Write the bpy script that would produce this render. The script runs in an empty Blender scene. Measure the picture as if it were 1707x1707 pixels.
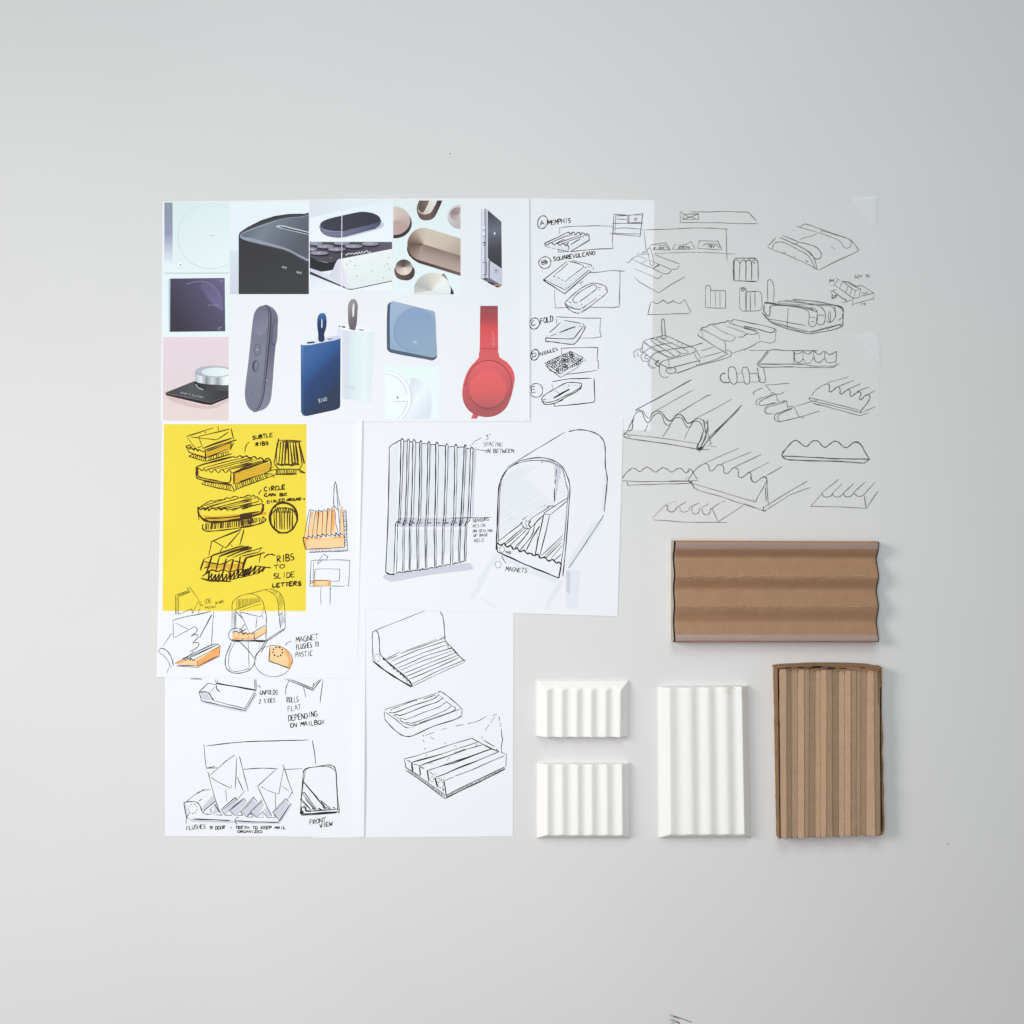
import bpy, math, random
from mathutils import Vector, noise
from mathutils.geometry import tessellate_polygon
random.seed(7)
scene = bpy.context.scene
COL = scene.collection

# ---------------------------------------------------------------- camera, light, exposure
S = 0.0009            # metres per photo pixel on the table top
H = 1.80              # camera height above the table top
CX = CY = 853.5
cam_d = bpy.data.cameras.new('camera'); cam = bpy.data.objects.new('camera', cam_d); COL.objects.link(cam)
cam.location = (0, 0, H); cam.rotation_euler = (0, 0, 0)
cam_d.sensor_width = 36; cam_d.lens = 36 * H / (1707 * S); cam_d.clip_start = 0.05; cam_d.clip_end = 50
scene.camera = cam
w = bpy.data.worlds.new('World'); scene.world = w; w.use_nodes = True
bg = w.node_tree.nodes['Background']; bg.inputs[0].default_value = (0.965, 0.985, 1.0, 1); bg.inputs[1].default_value = 0.25
def lamp(name, loc, target, size, power, color, spread=180):
    d = bpy.data.lights.new(name, 'AREA'); d.shape = 'RECTANGLE'; d.size, d.size_y = size
    d.energy = power; d.color = color; d.spread = math.radians(spread)
    o = bpy.data.objects.new(name, d); COL.objects.link(o); o.location = loc
    o.rotation_euler = (Vector(target) - Vector(loc)).to_track_quat('-Z', 'Y').to_euler()
    return o
lamp('window_light', (-3.2, 0.8, 2.4), (-0.55, -0.85, 0), (1.5, 1.6), 20.5, (1.0, 0.975, 0.952), 70)
lamp('vignette_fill', (-0.05, -0.05, 1.98), (-0.05, -0.05, 0), (0.9, 0.9), 4.3, (1.0, 0.98, 0.975), 100)  # added fill above the camera; its falloff imitates lens vignetting
lamp('top_fill', (0.1, 2.4, 2.5), (0.2, 0.3, 0), (1.4, 1.4), 36, (0.80, 0.98, 0.965))  # added cool fill from the top side, lifts and tints the upper table
scene.view_settings.view_transform = 'Standard'; scene.view_settings.look = 'None'
scene.view_settings.exposure = 0.0; scene.view_settings.gamma = 1.0
scene.view_settings.use_curve_mapping = False
scene.render.engine = 'CYCLES'; scene.cycles.transparent_max_bounces = 24

# ---------------------------------------------------------------- helpers
def P(px, py, z=0.0):
    k = S * (1 - z / H)
    return Vector(((px - CX) * k, (CY - py) * k, z))
def lin(c):
    return tuple((v / 255 / 12.92) if v <= 10 else ((v / 255 + .055) / 1.055) ** 2.4 for v in c)
def mat(name, color, rough=0.6, spec=0.3, var=0.0, scale=60, bump=0.0, bscale=400, alpha=None):
    m = bpy.data.materials.new(name); m.use_nodes = True
    nt = m.node_tree; b = nt.nodes['Principled BSDF']
    b.inputs['Roughness'].default_value = rough; b.inputs['Specular IOR Level'].default_value = spec
    b.inputs['Base Color'].default_value = (*color, 1)
    tc = nt.nodes.new('ShaderNodeTexCoord')
    if var:
        n = nt.nodes.new('ShaderNodeTexNoise'); n.inputs['Scale'].default_value = scale; n.inputs['Detail'].default_value = 5
        r = nt.nodes.new('ShaderNodeMix'); r.data_type = 'RGBA'
        r.inputs['A'].default_value = (*[c * (1 - var) for c in color], 1); r.inputs['B'].default_value = (*[min(1, c * (1 + var)) for c in color], 1)
        nt.links.new(tc.outputs['Object'], n.inputs['Vector']); nt.links.new(n.outputs['Fac'], r.inputs['Factor'])
        nt.links.new(r.outputs['Result'], b.inputs['Base Color'])
    if bump:
        n2 = nt.nodes.new('ShaderNodeTexNoise'); n2.inputs['Scale'].default_value = bscale; n2.inputs['Detail'].default_value = 4
        bp = nt.nodes.new('ShaderNodeBump'); bp.inputs['Strength'].default_value = bump; bp.inputs['Distance'].default_value = 0.001
        nt.links.new(tc.outputs['Object'], n2.inputs['Vector']); nt.links.new(n2.outputs['Fac'], bp.inputs['Height'])
        nt.links.new(bp.outputs['Normal'], b.inputs['Normal'])
    if alpha is not None:
        tr = nt.nodes.new('ShaderNodeBsdfTransparent'); mx = nt.nodes.new('ShaderNodeMixShader'); mx.inputs[0].default_value = alpha
        nt.links.new(tr.outputs[0], mx.inputs[1]); nt.links.new(b.outputs[0], mx.inputs[2])
        nt.links.new(mx.outputs[0], nt.nodes['Material Output'].inputs[0])
    return m
def mesh_obj(name, verts, faces, material, parent=None, smooth=False, cols=None):
    me = bpy.data.meshes.new(name); me.from_pydata([tuple(v) for v in verts], [], faces); me.update()
    for m in (material if isinstance(material, (list, tuple)) else [material]): me.materials.append(m)
    if cols:
        a = me.color_attributes.new('Col', 'FLOAT_COLOR', 'POINT')
        for i, c in enumerate(cols): a.data[i].color = (*c, 1)
    if smooth:
        for p in me.polygons: p.use_smooth = True
    o = bpy.data.objects.new(name, me); COL.objects.link(o)
    if parent is not None: o.parent = parent
    return o
def tag(o, label=None, cat=None, group=None, kind=None):
    if label: o['label'] = label
    if cat: o['category'] = cat
    if group: o['group'] = group
    if kind: o['kind'] = kind
    return o

M = {}
M['table'] = mat('painted_table', (0.690, 0.676, 0.683), 0.55, 0.25, var=0.03, scale=3.1, bump=0.04, bscale=30)
M['paper'] = mat('white_paper', (0.818, 0.826, 0.872), 0.75, 0.15, var=0.012, scale=9, bump=.12, bscale=14)
M['yellow'] = mat('yellow_print', lin((235, 212, 66)), 0.62, 0.25, var=0.06, scale=9, bump=.12, bscale=14)
def trace_mat(name, c, a):
    m = bpy.data.materials.new(name); m.use_nodes = True; nt = m.node_tree; nt.nodes.remove(nt.nodes['Principled BSDF'])
    N = nt.nodes.new; t = N('ShaderNodeBsdfTransparent'); d = N('ShaderNodeBsdfDiffuse'); l = N('ShaderNodeBsdfTranslucent')
    d.inputs[0].default_value = l.inputs[0].default_value = (*c, 1)
    m1 = N('ShaderNodeMixShader'); m1.inputs[0].default_value = .35; m2 = N('ShaderNodeMixShader'); m2.inputs[0].default_value = a
    nz = N('ShaderNodeTexNoise'); nz.inputs['Scale'].default_value = 9; mr = N('ShaderNodeMapRange'); mr.inputs['To Min'].default_value = a*.8; mr.inputs['To Max'].default_value = a*1.2
    tc = N('ShaderNodeTexCoord'); nt.links.new(tc.outputs['Object'], nz.inputs['Vector']); nt.links.new(nz.outputs['Fac'], mr.inputs['Value']); nt.links.new(mr.outputs['Result'], m2.inputs[0])
    nt.links.new(d.outputs[0], m1.inputs[1]); nt.links.new(l.outputs[0], m1.inputs[2])
    nt.links.new(t.outputs[0], m2.inputs[1]); nt.links.new(m1.outputs[0], m2.inputs[2]); nt.links.new(m2.outputs[0], nt.nodes['Material Output'].inputs[0])
    return m
M['trace'] = trace_mat('tracing_paper', (0.98, 0.985, 0.99), 0.085)
M['fold'] = trace_mat('folded_tracing_paper', (0.97, 0.985, 1.0), 0.5)
M['scrap'] = mat('scrap_paper', (0.70, 0.70, 0.71), 0.7, 0.15)
M['ink'] = mat('black_ink', (0.014, 0.014, 0.018), 0.6, 0.2)
M['thin'] = mat('grey_ink', (0.055, 0.055, 0.062), 0.6, 0.2)
M['brown'] = mat('brown_ink', (0.055, 0.022, 0.004), 0.6, 0.2)
M['olive'] = mat('olive_ink', (0.13, 0.09, 0.004), 0.6, 0.2)
M['pencil'] = mat('pencil_line', (0.085, 0.088, 0.088), 0.6, 0.2)
M['gray'] = mat('grey_marker', lin((203, 205, 218)), 0.7, 0.1, var=0.03, scale=120)
M['dgray'] = mat('dark_grey_marker', lin((196, 198, 214)), 0.7, 0.1, var=0.05, scale=120)
M['lgray'] = mat('pale_grey_marker', lin((224, 227, 235)), 0.7, 0.1)
M['orange'] = mat('orange_marker', lin((250, 205, 156)), 0.7, 0.1, var=0.07, scale=160)
M['dorange'] = mat('deep_orange_marker', lin((243, 170, 104)), 0.7, 0.1, var=0.07, scale=160)
M['ochre'] = mat('ochre_marker', lin((214, 170, 52)), 0.7, 0.1, var=0.09, scale=160)
M['red'] = mat('red_ink', lin((150, 60, 80)), 0.6, 0.2)
m = bpy.data.materials.new('printed_ink'); m.use_nodes = True
_b = m.node_tree.nodes['Principled BSDF']; _b.inputs['Roughness'].default_value = 0.6; _b.inputs['Specular IOR Level'].default_value = 0.15
_a = m.node_tree.nodes.new('ShaderNodeVertexColor'); _a.layer_name = 'Col'; m.node_tree.links.new(_a.outputs[0], _b.inputs['Base Color'])
M['print'] = m

FR = dict(C1=(260,320,1707/260), C2=(500,320,8.535), C3=(690,320,8.535), C4=(260,500,7.1125), C5=(480,490,7.756), C6=(630,490,1707/260),
 D1=(870,320,7.422), D2=(870,510,7.422), D3=(1040,320,7.759), D4=(1240,320,1707/260), D5=(1030,510,7.422), D6=(1240,510,7.1125),
 D7=(1030,700,7.422), D8=(1240,700,7.1125), E1=(260,695,10.669), E2=(400,695,10.669), E3=(260,845,10.669), E4=(400,835,7.759),
 E5=(250,970,9.483), E6=(370,970,6.828), E7=(260,1120,4.742), E8=(500,780,10.669), F1=(280,1220,7.759), F2=(440,1220,9.483),
 F3=(620,700,5.69), F4=(800,700,5.172), F5=(600,1010,1707/260), F6=(640,1140,1707/260), F7=(870,1110,5.506), F8=(1070,1110,5.506),
 G1=(1270,1090,5.173), G2=(1110,890,8.984), G3=(1290,890,8.984), B=(1000,1600,5.69), Z=(0,0,1))

FONT = {'A':'0,0 2,6 4,0;.8,2.2 3.3,2.4','B':'0,0 0,6 3,5.6 3,3.6 0,3.1 3.6,2.6 3.5,.4 0,0','C':'3.6,5.2 2,6 .3,4 .2,1.5 1.8,0 3.8,.8',
'D':'.3,0 .3,6 3,5.2 3.9,3 2.8,.6 0,0','E':'3.6,6 .3,5.8 .2,.1 3.8,.2;.2,3.1 3,3.3','F':'3.8,6 .4,5.8 .2,0;.3,3 3,3.3','G':'3.6,5.3 2,6 .2,4 .3,1.2 2,0 3.8,1 3.7,2.8 2.2,2.7',
'H':'.2,0 .3,6;3.6,0 3.7,6;.2,3 3.6,3.2','I':'2,0 2.1,6','J':'3,6 3,1 1.6,0 .2,1.2','K':'.3,0 .4,6;3.6,6 .4,2.8 3.8,0','L':'.4,6 .2,.2 3.6,.1',
'M':'0,0 .6,6 2.2,2.2 3.8,6 4.4,0','N':'.1,0 .3,6 3.6,.2 3.8,6','O':'2,6 .3,4.6 .2,1.6 2,0 3.8,1.6 3.7,4.6 2,6','P':'.2,0 .3,6 3.2,5.6 3.4,3.4 .3,2.8',
'Q':'2,6 .3,4.6 .2,1.6 2,0 3.8,1.6 3.7,4.6 2,6;2.4,1.6 4,-.6','R':'.2,0 .3,6 3.2,5.6 3.2,3.5 .4,3 3.8,0','S':'3.5,5.4 2,6 .4,5 .7,3.6 3.2,2.6 3.6,1 2,0 .2,.8',
'T':'0,5.9 4,6.1;2,6 1.9,0','U':'.2,6 .3,1.2 2,0 3.6,1.2 3.8,6','V':'0,6 1.9,0 3.9,6','W':'0,6 .9,0 2.1,4 3.2,0 4.4,6','X':'0,0 3.8,6;.2,6 3.8,0',
'Y':'0,6 1.9,3 3.9,6;1.9,3 1.6,0','Z':'.2,5.9 3.6,6 .2,.1 3.8,.1','1':'1.2,4.8 2,6 2,0','2':'.3,4.8 2,6 3.5,4.6 .2,.1 3.8,.2','3':'.4,5.6 3.4,5.9 1.8,3.5 3.6,1.8 2,0 .2,.7',
'4':'3,0 3,6 0,2 4,2','5':'3.6,6 .6,6 .5,3.4 3.2,3.6 3.4,1 .3,0','9':'3.4,4.6 1.8,6 .3,4.6 1.6,3 3.4,4.4 2.6,0','0':'2,6 .3,4.6 .2,1.6 2,0 3.8,1.6 3.7,4.6 2,6',
'.':'1.8,.2 2.1,.5','"':'1.2,6.6 1.1,5.2;2.4,6.6 2.3,5.2',"'":'2,6.4 1.8,5','&':'3.8,0 .8,5 1.9,6 2.8,5 .4,1.8 1.4,0 3.8,2.2','-':'.6,3 3.4,3',
'o':'2,4 .4,3 .4,1 2,0 3.6,1 3.6,3 2,4','l':'2,6 2,0','g':'3.4,4 .6,3.8 .5,1 3.2,.8 3.4,3.8 3.3,-1.6 .6,-1.8','i':'2,4 2,0;2,5.6 2.1,5.8'}

def crom(pts, closed=False, n=6):
    q = [pts[0]]+[b for a, b in zip(pts, pts[1:]) if math.dist(a, b) > 1e-6]
    if closed and math.dist(q[0], q[-1]) < 1e-6: q.pop()
    if len(q) < 3: return q
    out = []; L = len(q)
    def unit(a, b):
        d = math.dist(a, b) or 1; return ((b[0]-a[0])/d, (b[1]-a[1])/d)
    for i in range(L if closed else L-1):
        if closed: a, b, c, d = q[i-1], q[i], q[(i+1) % L], q[(i+2) % L]
        else: a, b, c, d = q[max(i-1,0)], q[i], q[i+1], q[min(i+2,L-1)]
        s = math.dist(b, c); u, v = unit(a, c), unit(b, d)
        for k in range(n):
            t = k/n; h0 = 2*t**3-3*t*t+1; h1 = t**3-2*t*t+t; h2 = -2*t**3+3*t*t; h3 = t**3-t*t
            out.append(tuple(h0*b[j]+h1*s*u[j]+h2*c[j]+h3*s*v[j] for j in (0, 1)))
    if not closed: out.append(q[-1])
    return out
def pts_of(s): return [tuple(float(v) for v in t.split(',')[:2]) for t in s.split() if ',' in t]

class Sheet:
    def __init__(s, name, corners, z, material, label, cat, lifts=(), group=None, single=False):
        s.z = z; s.lifts = lifts; s.n = 0
        (ax,ay),(bx,by),(cx,cy),(dx,dy) = corners     # tl tr br bl, in pixels
        N = 44; V = []; F = []
        th = 0.00010
        for j in range(N+1):
            for i in range(N+1):
                u, v = i/N, j/N
                x = (ax*(1-u)+bx*u)*(1-v)+(dx*(1-u)+cx*u)*v; y = (ay*(1-u)+by*u)*(1-v)+(dy*(1-u)+cy*u)*v
                V.append(P(x, y, s.zf(x, y)))
        n1 = len(V)
        if not single: V += [Vector((p.x, p.y, p.z - th)) for p in V]
        idx = lambda i, j: j*(N+1)+i
        for j in range(N):
            for i in range(N):
                a,b,c,d = idx(i,j), idx(i+1,j), idx(i+1,j+1), idx(i,j+1)
                F.append((a,d,c,b)); F += [] if single else [(a+n1,b+n1,c+n1,d+n1)]
        ring = [idx(i,0) for i in range(N)]+[idx(N,j) for j in range(N)]+[idx(i,N) for i in range(N,0,-1)]+[idx(0,j) for j in range(N,0,-1)]
        for k in range(0 if single else len(ring)):
            a, b = ring[k], ring[(k+1) % len(ring)]; F.append((a, b, b+n1, a+n1))
        s.root = mesh_obj(name, V, F, material)
        tag(s.root, label, cat, group)
    def zf(s, x, y):
        z = s.z
        for (lx, ly, rx, ry, h) in s.lifts:
            z += h * math.exp(-((x-lx)/rx)**2 - ((y-ly)/ry)**2)
        return z

class Ink:                                   # collects pen strokes as thin ribbons of ink lying on a sheet
    def __init__(s, sheet, w): s.sh = sheet; s.w = w; s.V = []; s.F = []; s.G = []; s.k = 0; s.f = FR['Z']
    def full(s, p): x0, y0, sc = s.f; return (x0 + p[0]/sc, y0 + p[1]/sc)
    def ribbon(s, pts, w, closed=False):
        q = [pts[0]]
        for p in pts[1:]:
            if math.dist(p, q[-1]) > 0.25: q.append(p)
        if len(q) < 2: q = [q[0], (q[0][0]+w*.9, q[0][1]+.2)]
        # subdivide long spans for a hand-drawn wobble
        r = [q[0]]; ph = random.uniform(0, 9)
        for a, b in zip(q, q[1:]):
            L = math.dist(a, b); m_ = max(1, int(L/7))
            for i in range(1, m_+1):
                t = i/m_; x = a[0]+(b[0]-a[0])*t; y = a[1]+(b[1]-a[1])*t
                wob = 0.22*math.sin(ph+(x+y)*0.16) if i < m_ else 0
                r.append((x+wob*(b[1]-a[1])/L, y-wob*(b[0]-a[0])/L))
        s.G.append((len(s.V), len(s.F), r)); s.k += 1; z0 = 0.00007 + 0.000001*(s.k % 40); n = len(r)
        runs = [[0]]                          # break the ribbon at sharp corners so that it keeps its width there
        for i in range(1, n):
            runs[-1].append(i)
            if i < n-1:
                ux, uy = r[i][0]-r[i-1][0], r[i][1]-r[i-1][1]; vx, vy = r[i+1][0]-r[i][0], r[i+1][1]-r[i][1]
                if ux*vx+uy*vy < .35*math.hypot(ux, uy)*math.hypot(vx, vy): runs.append([i])
        for run in runs:
            base = len(s.V)
            for q_, i in enumerate(run):
                p = r[i]
                if closed and i in (0, n-1): a, b = r[-2], r[1]
                else: a, b = r[run[max(q_-1,0)]], r[run[min(q_+1,len(run)-1)]]
                tx, ty = b[0]-a[0], b[1]-a[1]; L = math.hypot(tx, ty) or 1
                ww = w*(0.92+0.2*math.sin(ph*3+i*0.9))*(0.72 if i in (0, n-1) and not closed else 1)/2
                nx, ny = -ty/L*ww, tx/L*ww
                z = s.sh.zf(*p)+z0
                s.V.append(P(p[0]+nx, p[1]+ny, z)); s.V.append(P(p[0]-nx, p[1]-ny, z))
                if q_: k = base+2*q_; s.F.append((k-2, k-1, k+1, k))
    def text(s, h, a, b, txt, w, mirror=False):
        a, b = s.full(a), s.full(b); h = h/s.f[2]
        L = math.dist(a, b); n = len(txt); adv = L/n; sx = adv/5.0; sy = h/6.0
        ux, uy = (b[0]-a[0])/L, (b[1]-a[1])/L; vx, vy = uy, -ux
        for i, ch in enumerate(txt):
            if ch == ' ' or ch not in FONT: continue
            jy = random.uniform(-.05, .05)*h; jr = random.uniform(-.04, .04); js = random.uniform(.92, 1.06)
            for st in FONT[ch].split(';'):
                pp = []
                for (gx, gy) in pts_of(st):
                    gx += random.uniform(-.09,.09); gy += random.uniform(-.1,.1)
                    if mirror: gx = 4-gx
                    X = (i*5+.3+gx*1.12)*sx + (gy-3)*sy*0.12; Y = gy*sy*js+jy+gx*sx*jr
                    pp.append((a[0]+ux*X+vx*Y, a[1]+uy*X+vy*Y))
                s.ribbon(pp, w)
    def run(s, src):
        for ln in src.replace('\n', ';').split(';'):
            ln = ln.strip()
            if not ln: continue
            while ln.startswith('@'):
                s.f = FR[ln[1:3].strip()]; ln = ln[3:].strip()
            if not ln: continue
            wm = 1.0
            if ln[0] == '*': t, ln = ln.split(' ', 1); wm = float(t[1:]); ln = ln.strip()
            w_ = s.w*wm*random.uniform(.78, 1.22)
            if ln[0] in '~-0123456789':
                sm = ln[0] == '~'
                pp = pts_of(ln.lstrip('~'))
                pp = [s.full(p) for p in pp]
                s.ribbon(crom(pp) if sm else pp, w_)
            elif ln[0] == 'H':
                t = ln.split(); n = int(t[1]); a, b, c, d = [s.full(p) for p in pts_of(' '.join(t[2:6]))]
                for i in range(n):
                    u = (i+.5+random.uniform(-.22,.22))/n
                    s.ribbon([(a[0]+(b[0]-a[0])*u, a[1]+(b[1]-a[1])*u), (c[0]+(d[0]-c[0])*u+random.uniform(-.3,.3), c[1]+(d[1]-c[1])*u)], w_)
            elif ln[0] in 'ED':
                v = [float(x) for x in ln[1:].replace(',', ' ').split()]
                cx, cy, rx, ry = v[:4]; rot = math.radians(v[4]) if len(v) > 4 else 0
                a0, a1 = (v[5], v[6]) if len(v) > 6 else (0, 372)
                def pt(d):
                    t = math.radians(d); x, y = rx*math.cos(t)*(1+d*.00012), ry*math.sin(t)
                    return s.full((cx+x*math.cos(rot)-y*math.sin(rot), cy+x*math.sin(rot)+y*math.cos(rot)))
                if ln[0] == 'E': s.ribbon([pt(a0+(a1-a0)*i/36) for i in range(37)], w_)
                else:
                    for i in range(9): s.ribbon([pt(40*i+k*7) for k in range(4)], w_)
            elif ln[0] == 'P':
                for p in pts_of(ln[1:]):
                    q = s.full(p); s.ribbon([q, (q[0]+w_*.9, q[1]+.3)], w_*1.3)
            elif ln[0] in 'TR':
                t = ln.split(' ', 4); (a, b) = pts_of(t[2]+' '+t[3]); s.text(float(t[1]), a, b, t[4], w_, ln[0] == 'R')
def clusters(V, F, G, gap, small):
    """splits the drawn pieces of one pass into the separate drawings they form; G = (first vertex, first face, px points)"""
    n = len(G); bb = [(min(p[0] for p in g[2]), min(p[1] for p in g[2]), max(p[0] for p in g[2]), max(p[1] for p in g[2])) for g in G]
    dist = lambda a, b: max(a[0]-b[2], b[0]-a[2], a[1]-b[3], b[1]-a[3], 0)
    par = list(range(n))
    def find(i):
        while par[i] != i: i = par[i]
        return i
    for i in range(n):
        for j in range(i):
            if dist(bb[i], bb[j]) < gap: par[find(i)] = find(j)
    cl = {}
    for i in range(n): cl.setdefault(find(i), []).append(i)
    cl = list(cl.values())
    box = lambda c: (min(bb[i][0] for i in c), min(bb[i][1] for i in c), max(bb[i][2] for i in c), max(bb[i][3] for i in c))
    size = lambda c: max(box(c)[2]-box(c)[0], box(c)[3]-box(c)[1])
    big = [c for c in cl if size(c) >= small] or [max(cl, key=size)]
    for c in cl:
        if c not in big:
            b = box(c); min(big, key=lambda d: dist(box(d), b)).extend(c)
    out = []
    for c in sorted(big, key=lambda c: -size(c)):
        VV, FF = [], []
        for i in sorted(set(c)):
            v0, f0 = G[i][:2]; v1, f1 = (G[i+1][0], G[i+1][1]) if i+1 < n else (len(V), len(F))
            d = len(VV)-v0; VV += V[v0:v1]; FF += [tuple(k+d for k in f) for f in F[f0:f1]]
        out.append((VV, FF))
    return out
def sketch(sheet, src, m='ink', w=1.05, name='ink_sketch', label=None):
    k = Ink(sheet, w*(1.3 if name == 'handwritten_note' else 1)*{'ink': 1.18, 'brown': 1.3, 'pencil': 1.0}.get(m, 1.08)); k.run(src)
    gap, small = {'pinhole': (.1, 0), 'handwritten_note': (6.5, 5)}.get(name, (7, 14))
    for i, (V, F) in enumerate(clusters(k.V, k.F, k.G, gap, small)):
        o = mesh_obj(name, V, F, M[m], sheet.root)
        if label and i == 0: o['label'] = label
def clip(poly, rect):
    x0, y0, x1, y1 = rect
    for ax, lim, sg in ((0,x0,1),(0,x1,-1),(1,y0,1),(1,y1,-1)):
        out = []
        for i in range(len(poly)):
            a, b = poly[i-1], poly[i]; ia, ib = (a[ax]-lim)*sg >= 0, (b[ax]-lim)*sg >= 0
            if ia != ib:
                t = (lim-a[ax])/(b[ax]-a[ax]); out.append((a[0]+(b[0]-a[0])*t, a[1]+(b[1]-a[1])*t))
            if ib: out.append(b)
        poly = out
        if len(poly) < 3: return []
    return poly
def tess(q):
    v = [Vector((p[0], p[1], 0)) for p in q]
    return tessellate_polygon([v])
def fills(sheet, src, m='gray', name='marker_shading', z0=0.000018, label=None):
    V, F, G = [], [], []; f = FR['Z']; k = 0
    for ln in src.replace('\n', ';').split(';'):
        ln = ln.strip()
        if not ln: continue
        while ln.startswith('@'): f = FR[ln[1:3].strip()]; ln = ln[3:].strip()
        if not ln: continue
        pp = pts_of(ln.lstrip('~'))
        if ln[0] == '~': pp = crom(pp, True)
        pp = [(f[0]+p[0]/f[2], f[1]+p[1]/f[2]) for p in pp]; k += 1
        b = len(V); G.append((b, len(F), pp)); V += [P(x, y, sheet.zf(x, y)+z0+0.000001*k) for x, y in pp]
        F += [tuple(b+i for i in t) for t in tess(pp)]
    for i, t in enumerate(F):
        a, b_, c = (V[j] for j in t)
        if (b_-a).cross(c-a).z < 0: F[i] = t[::-1]
    for VV, FF in clusters(V, F, G, 12, 6): mesh_obj(name, VV, FF, M[m], sheet.root)

class Pic:                                   # a printed picture: flat coloured shapes lying on a sheet
    def __init__(s, sheet, rect): s.sh = sheet; s.rect = rect; s.V = []; s.F = []; s.C = []; s.k = 0; s.f = FR['Z']
    def at(s, p): return (s.f[0]+p[0]/s.f[2], s.f[1]+p[1]/s.f[2])
    def poly(s, src, *stops, ax=None):
        """stops: one colour, or several along ax=(x0,y0,x1,y1)"""
        sm = src[0] == '~'; pp = pts_of(src.lstrip('~'))
        if sm: pp = crom(pp, True, 5)
        pp = [s.at(p) for p in pp]; s.raw(pp, stops, ax)
    def raw(s, pp, stops, ax, convex=False):
        s.k += 1; pp = clip(pp, s.rect)
        if len(pp) < 3: return
        bands = [pp]; n = len(stops)
        if ax and n > 1:
            a, b = s.at(ax[:2]), s.at(ax[2:]); dx, dy = b[0]-a[0], b[1]-a[1]; LL = dx*dx+dy*dy
            T = lambda p: ((p[0]-a[0])*dx+(p[1]-a[1])*dy)/LL
            def hp(poly, lim, sg):
                out = []
                for i in range(len(poly)):
                    u, v = poly[i-1], poly[i]; iu, iv = (T(u)-lim)*sg >= 0, (T(v)-lim)*sg >= 0
                    if iu != iv:
                        t = (lim-T(u))/(T(v)-T(u)); out.append((u[0]+(v[0]-u[0])*t, u[1]+(v[1]-u[1])*t))
                    if iv: out.append(v)
                return out
            bands = []
            cuts = [-99]+[i/(n-1) for i in range(n)]+[99]
            for lo, hi in zip(cuts, cuts[1:]):
                q = hp(pp, lo, 1)
                if len(q) >= 3: q = hp(q, hi, -1)
                if len(q) >= 3: bands.append(q)
        L = [lin(c) for c in stops]
        for q in bands:
            b0 = len(s.V)
            for p in q:
                s.V.append(P(p[0], p[1], s.sh.zf(*p)+0.00003+0.000012*s.k))
                if ax and n > 1:
                    t = min(1, max(0, T(p)))*(n-1); i = min(int(t), n-2); t -= i
                    s.C.append(tuple(L[i][j]*(1-t)+L[i+1][j]*t for j in range(3)))
                else: s.C.append(L[0])
            s.F += [tuple(range(b0, len(s.V)))] if convex else [tuple(b0+i for i in t) for t in tess(q)]
    def ell(s, cx, cy, rx, ry, *stops, ax=None, rot=0):
        r = math.radians(rot); pp = []
        for i in range(40):
            t = i*math.pi/20; x, y = rx*math.cos(t), ry*math.sin(t)
            pp.append(s.at((cx+x*math.cos(r)-y*math.sin(r), cy+x*math.sin(r)+y*math.cos(r))))
        s.raw(pp, stops, ax, True)
    def fan(s, cx, cy, rx, ry, stops, a0=0, a1=360, rot=0):
        n = 48; r = math.radians(rot); s.k += 1; k0 = s.k
        def pt(t):
            t = math.radians(t); x, y = rx*math.cos(t), ry*math.sin(t)
            return s.at((cx+x*math.cos(r)-y*math.sin(r), cy+x*math.sin(r)+y*math.cos(r)))
        for i in range(n):
            t = (i+.5)/n*(len(stops)-1); j = int(t); t -= j
            c = tuple(stops[j][q]*(1-t)+stops[j+1][q]*t for q in range(3)); s.k = k0-1
            s.raw([s.at((cx, cy)), pt(a0+(a1-a0)*i/n), pt(a0+(a1-a0)*(i+1)/n)], [c], None)
    def line(s, src, w, c):
        k = Ink(s.sh, w); k.f = s.f; k.rect = None
        sm = src[0] == '~'; pp = [s.at(p) for p in pts_of(src.lstrip('~'))]
        if sm: pp = crom(pp)
        L = lin(c); s.k += 1
        for a, b in zip(pp, pp[1:]):
            d = math.dist(a, b) or 1; nx, ny = -(b[1]-a[1])/d*w/2, (b[0]-a[0])/d*w/2
            q = clip([(a[0]+nx, a[1]+ny), (b[0]+nx, b[1]+ny), (b[0]-nx, b[1]-ny), (a[0]-nx, a[1]-ny)], s.rect)
            if len(q) < 3: continue
            b0 = len(s.V); s.V += [P(x, y, s.sh.zf(x, y)+0.00003+0.000012*s.k) for x, y in q]; s.C += [L]*len(q)
            s.F.append(tuple(range(b0, b0+len(q))))
    def text(s, h, a, b, txt, w, c):
        k = Ink(s.sh, w); k.f = s.f; k.text(h, a, b, txt, w); s.k += 1
        b0 = len(s.V)
        s.V += [v+Vector((0,0,0.000012*s.k)) for v in k.V]; s.C += [lin(c)]*len(k.V); s.F += [tuple(b0+i for i in f) for f in k.F]
    def done(s, label, name='printed_picture'):
        for i, t in enumerate(s.F):
            a, b, c = (s.V[j] for j in t[:3])
            if (b-a).cross(c-a).z < 0: s.F[i] = t[::-1]
        o = mesh_obj(name, s.V, s.F, M['print'], s.sh.root, cols=s.C); o['label'] = label
        return o

# ---------------------------------------------------------------- the setting
tt = mesh_obj('table_top', [(-3,-3,0),(3,-3,0),(3,3,0),(-3,3,0)], [(0,1,2,3)], M['table'])
tag(tt, kind='structure')

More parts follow.
